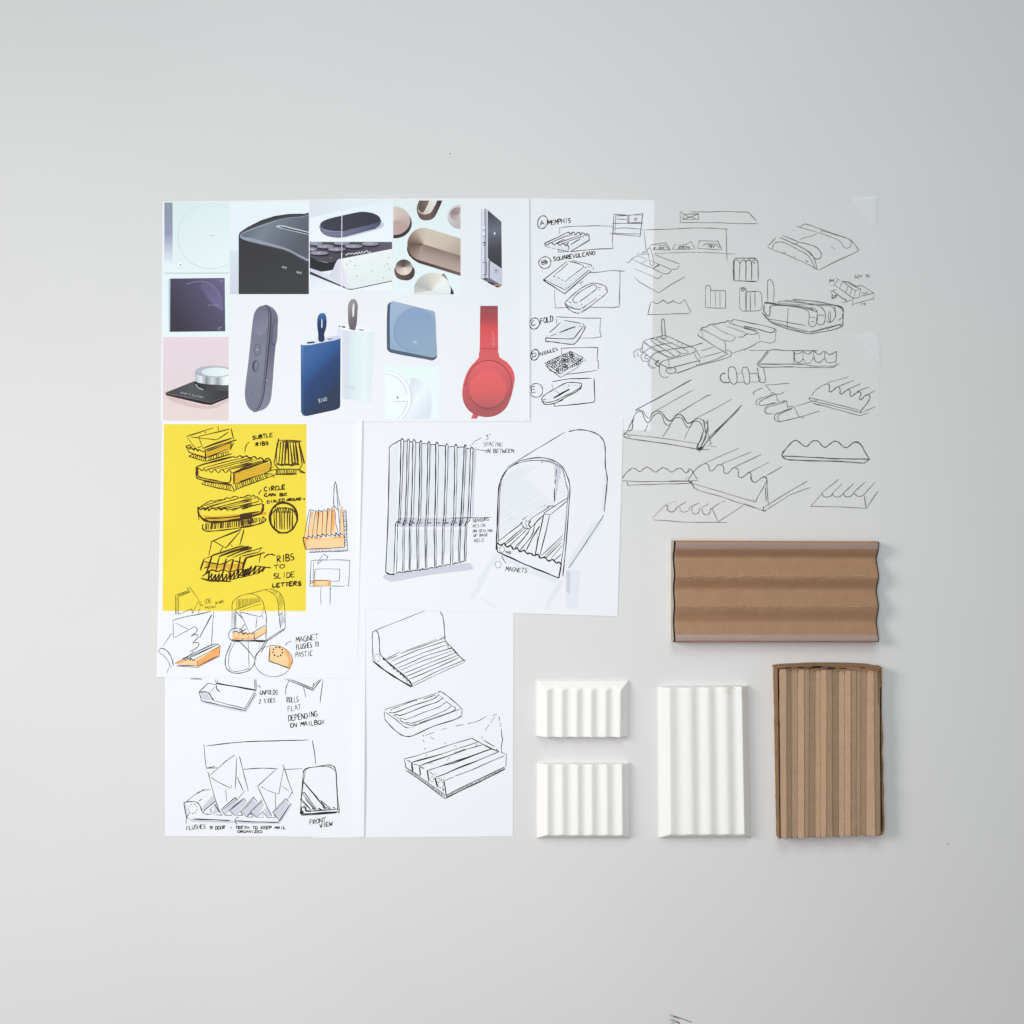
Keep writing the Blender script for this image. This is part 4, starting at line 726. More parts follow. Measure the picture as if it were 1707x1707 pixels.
sketch(white, '''@E5 *1.2 350,612 520,560 760,515 960,465;1005,470 985,760 970,1000;365,630 368,760 370,880;*1.1 370,880 430,860 600,765 715,700;*1.1 ~715,700 745,770 650,860;*1.2 ~650,860 720,830 762,862 670,970;*1.1 ~670,970 760,960 772,1000 740,1040 630,1102;400,650 600,745;*1.9 975,520 880,700 790,870;*1.2 735,825 755,850;790,885 792,850;365,820 330,825 205,1015
*1.2 ~175,1045 260,1080 330,1180 372,1320;*1.2 ~145,1115 230,1180 300,1280 318,1355;*1.5 175,1045 125,1105;320,1355 345,1330;305,1355 265,1440;P 292,697;*1.4 510,1220 750,1100 1000,985;560,1220 800,1105 1030,1000;*1.3 600,1215 840,1100 1060,1000;*1.2 710,1220 1110,1020;*1.3 520,1235 540,1210 560,1245 600,1210 640,1240 640,1205 690,1245 710,1220;385,1290 510,1220;*1.2 745,1240 750,1350 1090,1180 1115,1020;*1.3 435,1315 735,1330;760,1325 1070,1170;~690,1090 640,1150 560,1210;420,1330 750,1352;*1.5 1000,985 1080,985 1112,1020;455,515 445,480''', 'ink', .85, label='hand sliding an envelope sketch')
sketch(white, '''@E6 115,330 115,560;*1.1 ~492,325 505,400 505,480 500,660;~645,325 650,400 668,535;*1.1 716,325 722,520;H 9 650,360 665,520 690,335 720,450;*.7 H 4 130,335 165,335 130,550 170,545;*1.2 155,330 230,415;200,340 440,398 475,330;*1.2 200,340 310,575;400,405 385,525;195,560 262,475;450,380 480,420;*2 120,575 145,563 175,560 190,580;*2.2 190,580 280,535;*1.6 200,575 225,570 245,600 265,575 290,600 320,580 340,592 365,568;*1.2 360,570 500,490;365,575 370,655 500,575
*2 105,660 250,665 500,667;*1.6 120,672 480,678;*1.4 ~390,680 500,675 715,540;*1.3 500,660 600,600 715,530;*1.3 715,515 715,540;E 165,605,88,78,0,30,330;D 165,605,26,28;*1.3 P 298,625;*1.2 ~110,690 50,830 40,950 90,1020 190,1040 300,1010 355,960 380,900;~145,690 90,800 75,900 85,980 130,1015 200,1015 320,980;*1.1 200,680 300,780 385,885;298,680 310,970;430,690 430,780;*1.2 495,670 430,790;*1.2 518,670 445,805;~430,790 390,840 385,890
*1.1 E 585,902,210,178;*1.5 545,740 535,900;*2.2 530,895 570,915;*1.8 535,900 770,985;*2 D 635,795,55,52;*1.2 ~720,725 750,690 792,680''', 'ink', .85, label='open mailbox with orange rack sketch')
sketch(white, '''@E6 T 62 842,692 1105,652 MAGNET;T 58 848,772 1108,732 FLUSHES TO;T 58 838,860 1035,842 PASTIC''', 'ink', .9, 'handwritten_note')
sketch(white, '''@E8 165,745 70,1240;*1.3 190,760 145,1200;275,755 220,1200;*1.5 330,755 300,1200;*1.3 410,745 390,1170;*1.4 495,715 465,1180;*1.4 570,700 550,1180;~600,660 625,800 640,1000 690,1180;*1.3 165,740 198,765;*1.6 200,740 255,770;*1.6 275,750 320,785;*2.2 330,752 405,785;*1.3 415,740 475,770;*1.5 500,715 550,745;*1.2 570,695 600,700;*1.3 600,655 690,772
*1.5 55,1230 135,1255 150,1205 220,1255 225,1200 305,1245 305,1195 385,1225 395,1170 470,1225 470,1175 545,1220 555,1175 640,1215 635,1150 710,1220 715,1160 800,1220;*2.2 55,1230 70,1330 100,1450;*1.8 100,1450 450,1435 800,1415;795,1220 790,1420;*1.1 ~600,650 605,400 625,250 640,280 660,360;~650,350 670,600 700,980;~640,290 665,420 708,660;*1.3 695,650 765,715;715,720 710,1160
*1.3 H 18 765,790 795,1400 820,760 845,1370;H 17 160,1470 820,1440 190,1500 845,1468;765,770 800,1400;*1.3 155,1500 500,1490 845,1475;760,760 820,755 848,1470''', 'ink', .85, label='orange toothed box sketch')
sketch(white, '''@E4 *1.1 920,770 1200,762 1422,768 1405,1110;*1.2 920,770 905,1105;955,775 945,1095;*1.1 970,885 1150,878 1290,882 1285,1035 1170,1042;970,885 965,1025;*1.2 945,1030 1165,1025;*1.3 1168,1025 1168,1100;*1.1 905,1105 1160,1100;1170,1100 1355,1103;1370,1092 1392,1092;*1.3 1080,692 1140,720 1110,765 1060,760 1010,820 998,805 1080,692;1050,1110 1040,1220 1048,1340;1172,1120 1163,1340;1155,1150 1170,1118 1182,1135;*1.3 E 925,1052,18,14;*1.3 955,1040 970,1058''', 'thin', .85, label='mailbox side view sketch')
sketch(white, '@E1 P 255,265;@E2 P 1118,180', 'olive', .7, 'pinhole')

# ---------------------------------------------------------------- lower left sheet
fills(lowleft, '''@E7 365,232 705,310 790,172 800,180 712,322 600,302 380,248;350,170 400,166 425,195 450,225 370,222;1000,53 1062,53 1240,135 1262,150 1235,152 1060,75
@F1 425,1010 455,960 590,810 612,895 470,1030;600,975 635,925 660,1040 590,1060;700,1035 880,880 905,925 745,1075;810,1030 985,880 1012,920 865,1078;965,1035 1110,885 1152,920 1018,1092;1088,1050 1220,890 1242,950 1145,1098;1240,1050 1285,980 1330,1085 1295,1105;1375,1060 1530,890 1560,935 1445,1130;245,1110 330,1135 900,1155 1430,1172 1455,1192 900,1184 300,1162;1440,1165 1590,930 1607,945 1462,1172
@F1 210,930 235,920 255,1095 240,1100''', 'gray')
sketch(lowleft, '''@E7 *1.4 272,55 365,57;*1.2 340,160 410,90 475,102;*1.3 ~340,160 410,162 432,190 455,225;*1.3 ~475,100 485,140 505,157;430,160 465,120;*1.4 340,160 360,228;*1.4 360,228 530,268 705,305;*1.2 705,305 790,165;455,228 700,290 785,150;*2.2 475,90 640,118 790,145;*1.3 472,60 475,90;*1.3 487,60 490,90;*1.3 780,60 782,140;*1.4 790,60 792,150;~800,115 815,110 825,130;700,285 708,305
*1.4 1070,62 1160,98 1240,130;*1.2 1035,62 1240,145;*1.3 1245,140 1305,60;*1.2 1235,120 1290,62;1245,85 1240,140;~1050,75 1030,120 1025,180;1165,115 1185,205;1320,60 1297,245''', 'ink', 1.0, label='unfolding tray sketch')
sketch(lowleft, '''@E7 T 36 822,182 965,178 UNFOLDS;T 32 815,250 945,240 2 SIDES;T 46 1035,246 1130,236 ROLLS;T 42 1043,314 1150,296 FLAT;T 44 1048,390 1280,352 DEPENDING;T 36 1062,442 1335,412 ON MAILBOX
@F1 *1.2 T 55 240,1272 490,1248 FLUSHES;T 36 538,1258 580,1255 TO;*1.2 T 46 612,1268 742,1258 DOOR;*1.4 P 808,1238;*1.2 T 36 870,1256 1525,1258 TEETH TO KEEP MAIL;*1.2 T 32 898,1306 1222,1306 ORGANIZED
@F2 *1.2 T 72 725,1470 985,1425 FRONT;*1.2 T 66 882,1518 1085,1480 VIEW''', 'ink', .9, 'handwritten_note')
sketch(lowleft, '''@F1 *1.5 460,165 470,200;465,165 475,300 495,470;*1.2 ~500,182 850,140 1200,120 1707,108;*1.2 490,470 605,448;*1.2 490,470 645,465;520,578 650,470;~650,470 760,370 860,300;*1.6 515,515 532,580;*1.2 532,580 600,830 670,1045;~555,585 650,650 820,730;820,685 820,730;890,335 880,550 868,740;*1.3 ~925,315 970,500 1040,765;895,585 970,750;*1.1 ~970,485 1200,470 1390,475;745,745 765,920;1000,755 905,865;*1.3 1150,710 1400,480;1400,475 1425,480;*1.2 1165,715 1250,900 1345,1095;~1195,705 1320,770 1435,805
1435,805 1495,470;*1.4 1490,420 1510,490 1615,800;1470,700 1565,765;1605,775 1560,860;1510,485 1590,482;1390,800 1392,1000;P 1468,445;*1.4 ~205,920 250,905 370,910 410,950 440,1030;*1.4 205,920 222,1020 240,1105 265,1120;~235,905 380,790 470,755 545,745;*1.8 385,795 460,745;*1.3 480,750 550,745;*1.3 400,895 440,868;P 470,835 510,815 310,1125 822,1147;*1.5 330,1127 560,1135 800,1147;*1.5 860,1150 1150,1165 1430,1168;*1.4 1430,1168 1590,920
*1.2 D 320,995,55,62;285,1030 240,1110 232,1190;*1.2 445,1040 615,895;550,995 632,925;*1.1 ~445,1040 490,1065 562,1066;*1.3 545,990 602,1070;540,1005 560,1060;*1.2 600,930 665,1040;*1.4 690,1005 870,850 905,890;700,1015 885,870;*1.3 690,1010 740,1080 830,1080;*1.5 790,1015 880,940 970,865 990,865 1015,910;800,1025 980,875;*1.3 790,1015 865,1085;830,1030 825,1075;*1.3 940,1020 1105,845 1155,905;960,1025 1110,865;*1.3 940,1020 1015,1100;*1.2 1065,1035 1215,870
1080,1040 1225,885;*1.3 1065,1035 1145,1105;1225,1040 1285,970;1200,1045 1240,1100;*1.3 1225,1040 1290,1110 1390,1112;*1.4 1350,1045 1520,865 1540,870 1558,908;1365,1050 1530,880;*1.4 1365,1050 1440,1145;*1.3 620,1072 700,1080 660,1010;890,1080 965,1080 940,1030;1020,1100 1100,1105;1030,1090 1070,1050 1100,1100;1150,1105 1240,1108;865,1085 940,1020;1015,1100 1065,1045;1145,1105 1225,1030;1370,1050 1390,1110;~912,1100 870,1130 875,1170 890,1200
@F2 705,127 0,150;*1.3 765,135 800,330 820,515;325,595 470,588 612,582''', 'ink', .9, label='toothed mail rack with envelopes sketch')
sketch(lowleft, '''@F2 *2.4 ~620,650 640,600 730,560;*1.6 ~700,570 900,540 1020,525 1100,545 1140,610;~900,545 1050,560 1135,625;*1.6 ~1135,605 1150,850 1165,1200 1175,1290;*1.2 1145,640 1162,1000 1190,1220 1190,1290;*1.6 ~625,640 605,850 590,1050 575,1300;*1.3 655,600 615,850 590,1060;*2 H 4 610,740 590,1000 630,740 605,1000;*1.5 630,790 740,930 840,1040 970,1220;635,805 940,1180;*1.5 610,960 640,960 740,1100 840,1230;*1.2 610,970 800,1220
*1.6 655,1060 790,1230;*1.3 690,1080 820,1230;*1.3 590,1060 750,1240;575,1070 720,1215;*1.4 565,1065 600,1050;*1.5 895,1080 960,1140 1062,1215;*1.2 900,1100 985,1215;*2.4 590,1190 650,1185 665,1250 740,1255;*1.4 740,1255 1170,1220;*3 580,1300 800,1290 1160,1265;*1.4 590,1320 900,1300 1150,1280;*3.6 590,1200 592,1300;*3 610,1250 615,1300;*1.4 760,1225 790,1205 810,1240;*2.4 860,1210 915,1235;*2.6 930,1180 970,1222;*1.8 1085,1190 1130,1210;*2.2 985,1195 1040,1220''', 'ink', .9, label='front view of letters in mailbox sketch')

# ---------------------------------------------------------------- wide sheet with ribbed panel and mailbox
tops = [(275,300,185),(335,355,190),(388,412,195),(455,472,205),(530,550,215),(605,630,222),(700,722,235),(785,808,240),(875,892,245),(935,960,268)]
mids = [(255,270),(315,330),(372,392),(443,462),(515,532),(597,615),(682,700),(775,793),(843,862),(910,930)]
lows = [(222,243),(295,310),(355,370),(425,443),(503,520),(590,608),(672,688),(752,770),(830,842),(885,900)]
bots = [(208,232,1455),(292,305,1450),(355,366,1440),(430,445,1430),(508,520,1420),(597,610,1405),(665,680,1390),(745,765,1375),(817,832,1360),(875,890,1345)]
g = '@F3 ~105,1485 150,1465 500,1420 750,1380 930,1358 950,1385 960,1415 750,1445 500,1480 200,1535 150,1525;962,270 990,255 985,450 968,650 965,900 945,930 955,650;'
lg = '@F3 175,300 255,220 245,500 240,900 205,1440 140,1440;'
sk = '@F3 *1.6 165,290 162,262 190,235 270,190;*1.4 ~165,290 158,700 150,1000 130,1440;*2 ~130,1440 160,1462 215,1464;930,255 980,200 1040,170;'
for i in range(10):
    t, m_, l_, b_ = tops[i], mids[i], lows[i], bots[i]
    wl, wr = (1.5, 1.1)
    sk += f'*1.6 ~{t[0]},{t[2]+12} {(t[0]+t[1])/2},{t[2]-8} {t[1]+2},{t[2]+12};'
    sk += f'*{wl} {t[0]},{t[2]+10} {(t[0]+m_[0])/2+4},560 {m_[0]},930;*{wr} {t[1]},{t[2]+10} {(t[1]+m_[1])/2+4},560 {m_[1]},930;'
    sk += f'*2 ~{m_[0]},930 {m_[0]-4},955 {l_[0]+4},980 {l_[0]},1010;*1.5 ~{m_[1]},930 {m_[1]-4},955 {l_[1]+4},980 {l_[1]},1010;'
    sk += f'*1.3 {l_[0]},1010 {b_[0]},{b_[2]};*1.1 {l_[1]},1010 {b_[1]},{b_[2]};'
    if i < 9:
        n, nb, nm, nl = tops[i+1], bots[i+1], mids[i+1], lows[i+1]
        sk += f'*1.3 ~{t[1]},{t[2]+25} {(t[1]+n[0])/2},{(t[2]+n[2])/2+14} {n[0]},{n[2]+14};'
        sk += f'*1.7 ~{b_[1]},{b_[2]} {(b_[1]+nb[0])/2},{(b_[2]+nb[2])/2-10} {nb[0]},{nb[2]};'
        sk += f'*2 {l_[1]+12},978 {(l_[1]+nl[0])/2+8},976;'
        lg += f'{t[1]},{t[2]+30} {n[0]},{n[2]+20} {nm[0]},920 {m_[1]},920;{l_[1]},1040 {nl[0]},1040 {nb[0]},{nb[2]-120} {b_[1]},{b_[2]-110};'
        g += f'{m_[1]},925 {nm[0]},925 {nl[0]},1010 {l_[1]},1015;'
        if i % 2 == 0: g += f'{t[1]},{t[2]+30} {t[1]+18},{t[2]+28} {m_[1]+10},700 {m_[1]+2},920;'
fills(mailbox, lg+'''@F4 150,1140 690,1365 650,1412 400,1300 170,1190;130,1160 158,1172 10,1420 -40,1400;560,1600 690,1375 722,1392 600,1600 575,1645;740,1290 865,1290 848,1625 740,1625;742,1250 960,900 1060,850 1070,870 780,1282;0,1530 140,1605 135,1620 0,1545;1075,460 1095,500 1072,780 1050,780
@F3 1165,1285 1190,1290 1010,1640 960,1640;945,1640 980,1650 985,1690 930,1707''', 'lgray')
fills(mailbox, g+'@F4 640,380 680,390 700,440 650,700;470,340 620,350 690,400 680,420 600,365 470,350;745,1300 780,1300 775,1500 745,1480', 'gray', z0=.000026)
sketch(mailbox, '@F4 *1.6 H 24 172,560 168,1000 330,385 625,720;H 7 665,460 655,700 735,450 752,660;H 5 190,500 172,600 320,400 560,380', 'lgray', 1.0, 'marker_hatching')
sketch(mailbox, sk, 'ink', .95, label='tall ribbed panel sketch')
sketch(mailbox, '''@F3 740,930 1130,925;990,280 1060,290 1110,290
@F4 *1.1 235,410 480,255 735,105;*1.6 ~765,100 850,85 950,98 1030,135 1070,190 1080,260 1082,400 1098,500 1095,560 1072,790;*1.1 1068,820 900,1080 765,1280;*2 ~140,1120 145,1000 150,900 160,620 180,520 230,430;*1.4 235,425 350,350;*1.9 ~350,350 500,325 620,345 700,395 750,480 775,570 770,700 740,1100 715,1350;*1.3 ~160,1050 165,800 175,600 200,490 250,415 340,370 450,350 580,355 670,390 715,440 740,540 760,610 755,700 725,1060 700,1240
*1.2 700,1240 685,1360;*2 145,1060 150,1135 400,1250 680,1363 700,1250;*2 ~150,1060 180,1080 210,1065 230,1095 265,1085 290,1115 320,1105 345,1135 380,1125 405,1150 440,1150 465,1170 500,1160 520,1190 560,1185 590,1215 630,1205 660,1235 680,1225 705,1250;*1.3 150,1055 250,975 350,900 370,860 450,795 540,740;*1.2 210,1065 380,920;225,1072 395,930;*1.2 255,1085 410,940;*1.2 ~300,1100 400,990 440,930 560,810;315,1105 420,970;*1.5 ~345,1125 450,990 480,890 560,810;*1.6 400,1120 450,1020 515,915
*1.8 540,740 560,740 580,752 600,742 645,742;410,880 470,830 600,750;*1.2 ~370,860 362,900 385,930 430,940;~400,860 395,900 410,935;*1.6 ~440,870 420,900 440,930;*1.3 550,805 640,745 752,675;*1.2 600,822 750,700;550,808 605,820;*1.4 550,815 510,1000 475,1165;*1.4 600,825 560,1000 515,1180;*1.2 530,1170 715,995;555,1180 715,1020;610,1200 710,1080;570,1190 700,1060;*2 650,1205 698,1160;480,1150 500,1000;460,960 500,985
*1.4 662,425 655,485;*1.4 650,515 648,550;*1.4 643,590 643,705;*1.6 530,370 542,365;P 640,715 655,745;*1.5 D 157,1247,25,30;190,1170 205,1210 228,1243;*1.2 D 190,1118,22,24;*1.3 P 212,1128;*1.2 E 235,1140,8,7;*1.2 E 258,1145,9,9''', 'ink', .95, label='open mailbox with ribbed floor sketch')
sketch(mailbox, '''@F4 T 40 22,180 112,158 .3";T 36 30,228 195,228 SPACING;T 34 40,288 295,282 IN BETWEEN;T 38 220,1302 408,1318 MAGNETS
@F3 T 30 956,972 1112,955 SENSORS;T 28 956,1022 1085,1012 RESIDE;T 26 956,1068 1145,1060 ON CEILING;T 24 962,1110 1102,1100 OF BASE;T 30 970,1162 1072,1150 RELE''', 'thin', .75, 'handwritten_note')
sketch(mailbox, '@F4 P 1165,72 1100,1638', 'thin', .7, 'pinhole')

# ---------------------------------------------------------------- lower right sheet
sketch(lowright, '''@F5 *1.1 165,270 400,175 710,55;*1.3 ~875,60 905,110 920,200 930,340 940,390 1000,450 1080,540 1145,605;*1.3 ~165,270 140,290 135,330 140,500 145,605;*1.3 ~165,270 195,290 210,360 220,520 250,565;*2 ~250,565 320,630 430,720 520,800 565,860 570,885;*2.2 ~145,605 250,690 400,790 565,885;*1.2 285,578 440,505;P 470,493;500,490 840,367;880,358 932,338;295,590 410,542;445,522 930,352;345,605 640,480 940,385
370,650 700,510 955,425;415,680 700,555 1005,458;440,705 720,590 1020,490;480,738 800,610 1050,510;510,770 800,650 1070,540;*1.2 540,802 860,670 1085,565;570,855 860,710 1145,590;570,880 860,745 1155,608;D 188,568,28,40;~255,575 258,592 275,585;~300,612 305,628 320,622;~330,640 338,660 350,650;~360,675 372,695 385,680;~400,705 410,725 425,712;~435,735 445,755 460,742;~470,765 482,790 495,775;~505,795 518,825 530,808;~960,425 975,470 1010,460;*2 1000,450 1090,555;~1035,495 1045,520;~1055,515 1065,535;1140,600 1160,588''', 'ink', .9, label='bracket with ribbed seat sketch')
sketch(lowright, '''@F5 *1.1 ~270,1145 300,1125 600,1030 840,955;*1.6 ~850,950 880,938 920,960 1000,1020 1110,1120;*1.3 265,1155 275,1245;*1.4 ~270,1240 350,1330 450,1410 520,1430 580,1420 800,1320 1050,1240 1110,1205;*1.3 1118,1120 1112,1215;*1.5 ~285,1165 400,1250 490,1325 540,1335;P 560,1327;*1.1 580,1320 900,1200 1110,1125;~335,1150 350,1130 430,1100 600,1035 625,1038;690,1022 830,975;*1.2 ~320,1165 370,1170 600,1085 800,1020 850,985 870,970
*1.2 ~365,1205 400,1190 440,1200 700,1100 850,1050 890,1020 915,1005;*1.2 ~430,1245 460,1230 500,1245 700,1165 870,1105 920,1070 952,1045;*1.2 ~485,1290 515,1275 560,1285 780,1210 900,1160 960,1130 1000,1095;*1.2 ~560,1310 620,1290;640,1285 1000,1160;*1.3 ~1000,1160 1045,1130 1040,1110 1005,1095;P 885,990 905,1005 925,1025;*1.3 945,1045 1000,1088;*1.3 390,1210 420,1235;*1.3 440,1250 480,1285;*1.3 500,1290 560,1310;P 380,1125 400,1112''', 'ink', .9, label='shallow tray sketch')
sketch(lowright, '''@F6 *1.1 225,820 350,790 650,690 960,595;*1.2 225,820 240,915 315,962;*2 305,860 640,765;640,765 1030,635;*1.7 390,895 640,810 900,715;900,715 1085,665;*1.3 470,950 610,905 760,870 1180,710;*1.8 610,908 640,895 1180,712;*1.4 555,1025 670,985 1255,745;*2 680,980 900,885 1020,840;*1.1 665,1060 760,1020;780,1010 1000,925 1320,785;*2.2 305,860 315,960;*2.6 390,895 400,1000;*3 475,950 490,1070;*3 560,1030 585,1130;*1.3 655,1045 685,1240
*1.6 255,835 295,856;*1.6 325,878 385,893;*1.6 400,905 440,930;*1.8 495,965 545,995;*1.4 590,1032 640,1050;*1.4 960,595 1090,665;*2 1090,665 1190,715 1260,745;*1.5 1280,745 1342,772;1342,772 1335,905;680,1220 1000,1060 1330,905;*1.5 665,1255 1000,1095 1330,930;H 52 685,1220 1320,908 690,1248 1325,930;*1.6 240,945 450,1090 665,1255;240,915 680,1220;H 34 265,940 670,1215 262,958 662,1248;*1.6 D 622,1100,30,40;D 525,1045,20,28;*1.3 E 650,1158,6,10;490,870 540,865;*1.6 310,960 400,1010
*1.3 428,560 432,575;*1.2 433,610 437,640;447,695 452,725;462,765 465,790;450,565 550,530;630,498 690,488;790,460 865,445;~915,435 1020,410 1125,355;1190,350 1235,328;*1.2 1210,360 1165,430;1150,450 1110,508;1082,570 1065,605;1262,355 1262,405;1270,425 1280,470;1285,490 1290,580 1300,600 1285,680 1285,745;*1.3 510,580 550,608;655,645 680,660;770,675 795,688;865,710 885,735;*1.2 1090,615 1210,688;*1.3 1225,710 1250,735;1025,655 1000,690;795,735 775,755;720,800 690,840;570,975 555,1000''', 'ink', .9, label='five-bar block with dashed envelope sketch')

# ---------------------------------------------------------------- scrap at the lower picture edge
scrap = Sheet('paper_scrap', [(1114,1690),(1154,1704.5),(1144,1732),(1104,1718)], .0002, M['scrap'],
    'small white scrap of paper cut by the lower edge of the photo', 'paper scrap', [(1114,1690,14,14,.003)])
sketch(scrap, '@B *1.4 665,522 872,592;H 4 690,540 760,570 700,528 765,560;668,568 755,595;~680,609 700,592 720,600', 'thin', .9)
sketch(scrap, '@B *1.6 ~720,585 750,600 765,625', 'red', 1.0, label='red pen mark')

# ---------------------------------------------------------------- foam and cardboard models
def foam_mat():
    m = mat('white_foam', (0.832, 0.818, 0.792), 0.5, 0.3, var=0.012, scale=25, bump=0.06, bscale=260)
    return m
M['foam'] = foam_mat()
def stained(name, spots):
    m = mat(name, (0.832, 0.818, 0.792), 0.5, 0.3, var=0.012, scale=25, bump=0.06, bscale=260)
    nt = m.node_tree; b = nt.nodes['Principled BSDF']; src = b.inputs['Base Color'].links[0].from_socket
    tc = nt.nodes.new('ShaderNodeNewGeometry')
    for (px, py, r, colr, amt) in spots:
        p = P(px, py, .016)
        d = nt.nodes.new('ShaderNodeVectorMath'); d.operation = 'DISTANCE'; d.inputs[1].default_value = (p.x, p.y, .016)
        nz = nt.nodes.new('ShaderNodeTexNoise'); nz.inputs['Scale'].default_value = 420; nz.inputs['Detail'].default_value = 3
        mr = nt.nodes.new('ShaderNodeMapRange'); mr.inputs['From Min'].default_value = r*S; mr.inputs['From Max'].default_value = r*S*.15
        ml = nt.nodes.new('ShaderNodeMath'); ml.operation = 'MULTIPLY'
        m2 = nt.nodes.new('ShaderNodeMapRange'); m2.inputs['From Min'].default_value = .42; m2.inputs['From Max'].default_value = .66; m2.inputs['To Max'].default_value = amt
        mx = nt.nodes.new('ShaderNodeMix'); mx.data_type = 'RGBA'; mx.inputs['B'].default_value = (*colr, 1)
        nt.links.new(tc.outputs['Position'], d.inputs[0]); nt.links.new(d.outputs['Value'], mr.inputs['Value'])
        nt.links.new(tc.outputs['Position'], nz.inputs['Vector']); nt.links.new(nz.outputs['Fac'], m2.inputs['Value'])
        nt.links.new(mr.outputs['Result'], ml.inputs[0]); nt.links.new(m2.outputs['Result'], ml.inputs[1])
        nt.links.new(ml.outputs[0], mx.inputs['Factor']); nt.links.new(src, mx.inputs['A']); src = mx.outputs['Result']
    nt.links.new(src, b.inputs['Base Color'])
    return m
def foam_block(corners, crests, bevels, h, d, power, rim, material, label, ragged=None, nx=190, ny=150):
    """corners tl tr br bl in px at the table; crests x px; bevels (left, top, right, bottom) widths in px, 0 = sawn off square"""
    (ax,ay),(bx,by),(cx,cy),(dx,dy) = corners
    groove = [h]; bl, bt, br, bb = bevels; W = bx-ax; Hh = dy-ay
    def height(u, v):
        x = u*W; y = v*Hh; z = h
        if bl: z = min(z, rim+(h-rim)*x/bl)
        if br: z = min(z, rim+(h-rim)*(W-x)/br)
        if bt: z = min(z, rim+(h-rim)*y/bt)
        if bb: z = min(z, rim+(h-rim)*(Hh-y)/bb)
        X = ax+x; g = h
        for a, b in zip(crests, crests[1:]):
            if a < X < b:
                t = (X-a)/(b-a); g = h-d*(math.sin(math.pi*t)**power)
        # soft minimum keeps the edges slightly rounded
        groove[0] = g; k = .00105; e = math.exp(-z/k+h/k)+math.exp(-g/k+h/k)
        return h-k*math.log(e)+k*.69*0
    V = []; F = []
    for j in range(ny+1):
        for i in range(nx+1):
            u, v = i/nx, j/ny
            x = (ax*(1-u)+bx*u)*(1-v)+(dx*(1-u)+cx*u)*v; y = (ay*(1-u)+by*u)*(1-v)+(dy*(1-u)+cy*u)*v
            z = height(u, v); g = groove[0]
            if ragged:
                edge = v if ragged == 'top' else 1-v
                if ragged == 'bottom' and edge < .22: z += .0011*(1-edge/.22)*max(0, noise.noise(Vector((x*.9, y*.55, 8))))*(1 if g < h-.0015 else .3)
                if edge < .02: z -= .0012*abs(noise.noise(Vector((u*40, v*30, 3))))
                y += (.8*noise.noise(Vector((u*14, 0, 5))) if edge < .005 else 0)
            z += .00008*noise.noise(Vector((x*.12, y*.05, 1)))
            q = P(x, y); V.append(Vector((q.x, q.y, max(z, .0004))))
    idx = lambda i, j: j*(nx+1)+i
    for j in range(ny):
        for i in range(nx): F.append((idx(i,j), idx(i,j+1), idx(i+1,j+1), idx(i+1,j)))
    ring = [idx(i,0) for i in range(nx)]+[idx(nx,j) for j in range(ny)]+[idx(i,ny) for i in range(nx,0,-1)]+[idx(0,j) for j in range(ny,0,-1)]
    b0 = len(V); V += [Vector((V[k].x, V[k].y, .0)) for k in ring]; n = len(ring)
    for k in range(n): F.append((ring[k], ring[(k+1) % n], b0+(k+1) % n, b0+k))
    F.append(tuple(range(b0, b0+n)))
    o = mesh_obj('foam_block', V, F, material, smooth=True)
    # keep the side walls crisp
    for p in o.data.polygons:
        if abs(p.normal.z) < .15 or p.index >= nx*ny: p.use_smooth = False
    tag(o, label, 'foam block', 'white foam ribbed blocks')
    return o
fA = foam_block([(894,1134),(1047,1134),(1046,1226),(894,1226)], [911,936,960.5,984.5,1008.5,1032], (17,15,14,0), .0165, .0042, 1.25, .003,
    stained('foam_chipped', [(923,1221,3.5,(.25,.24,.22),1),(1017,1189,2,(.35,.2,.15),1)]), 'smallest white foam block, shorter with a raw cut lower edge', 'bottom')
fB = foam_block([(895,1271),(1048,1271),(1049,1396),(895,1396)], [911,936.5,961.5,985,1010,1035], (17,0,13,9), .0165, .0040, 1.25, .003,
    stained('foam_marked', [(1043,1289,9,(.62,.5,.38),.8),(946,1345,2.5,(.2,.2,.2),.8)]), 'squarer white foam block with a brown speck at its upper right corner', 'top')
fC = foam_block([(1096,1144),(1246,1142),(1251,1395),(1098,1396)], [1111,1147,1176.5,1206,1236], (17,0,14,10), .019, .0042, 1.6, .003,
    stained('foam_rusty', [(1216,1146,13,(.68,.46,.22),.95),(1247,1158,16,(.68,.46,.34),.7),(1217,1385,3,(.1,.1,.1),1)]), 'largest white foam block, tall, with rusty stains along its top edge', 'top')

def card_mat(name, c, var=.10):
    m = mat(name, c, .8, .15, var=var, scale=55, bump=.25, bscale=900)
    nt = m.node_tree; b = nt.nodes['Principled BSDF']; src = b.inputs['Base Color'].links[0].from_socket
    n = nt.nodes.new('ShaderNodeTexNoise'); n.inputs['Scale'].default_value = 650; n.inputs['Detail'].default_value = 2
    tc = nt.nodes.new('ShaderNodeTexCoord'); nt.links.new(tc.outputs['Object'], n.inputs['Vector'])
    mr = nt.nodes.new('ShaderNodeMapRange'); mr.inputs['From Min'].default_value = .3; mr.inputs['From Max'].default_value = .7
    mr.inputs['To Min'].default_value = .86; mr.inputs['To Max'].default_value = 1.12
    mx = nt.nodes.new('ShaderNodeMix'); mx.data_type = 'RGBA'; mx.blend_type = 'MULTIPLY'; mx.inputs['Factor'].default_value = 1
    nt.links.new(n.outputs['Fac'], mr.inputs['Value']); nt.links.new(src, mx.inputs['A']); nt.links.new(mr.outputs['Result'], mx.inputs['B']); nt.links.new(mx.outputs['Result'], b.inputs['Base Color'])
    return m
M['card'] = card_mat('tan_cardboard', (.44, .295, .195)); M['cardb'] = card_mat('brown_cardboard', (.36, .212, .128), .10)
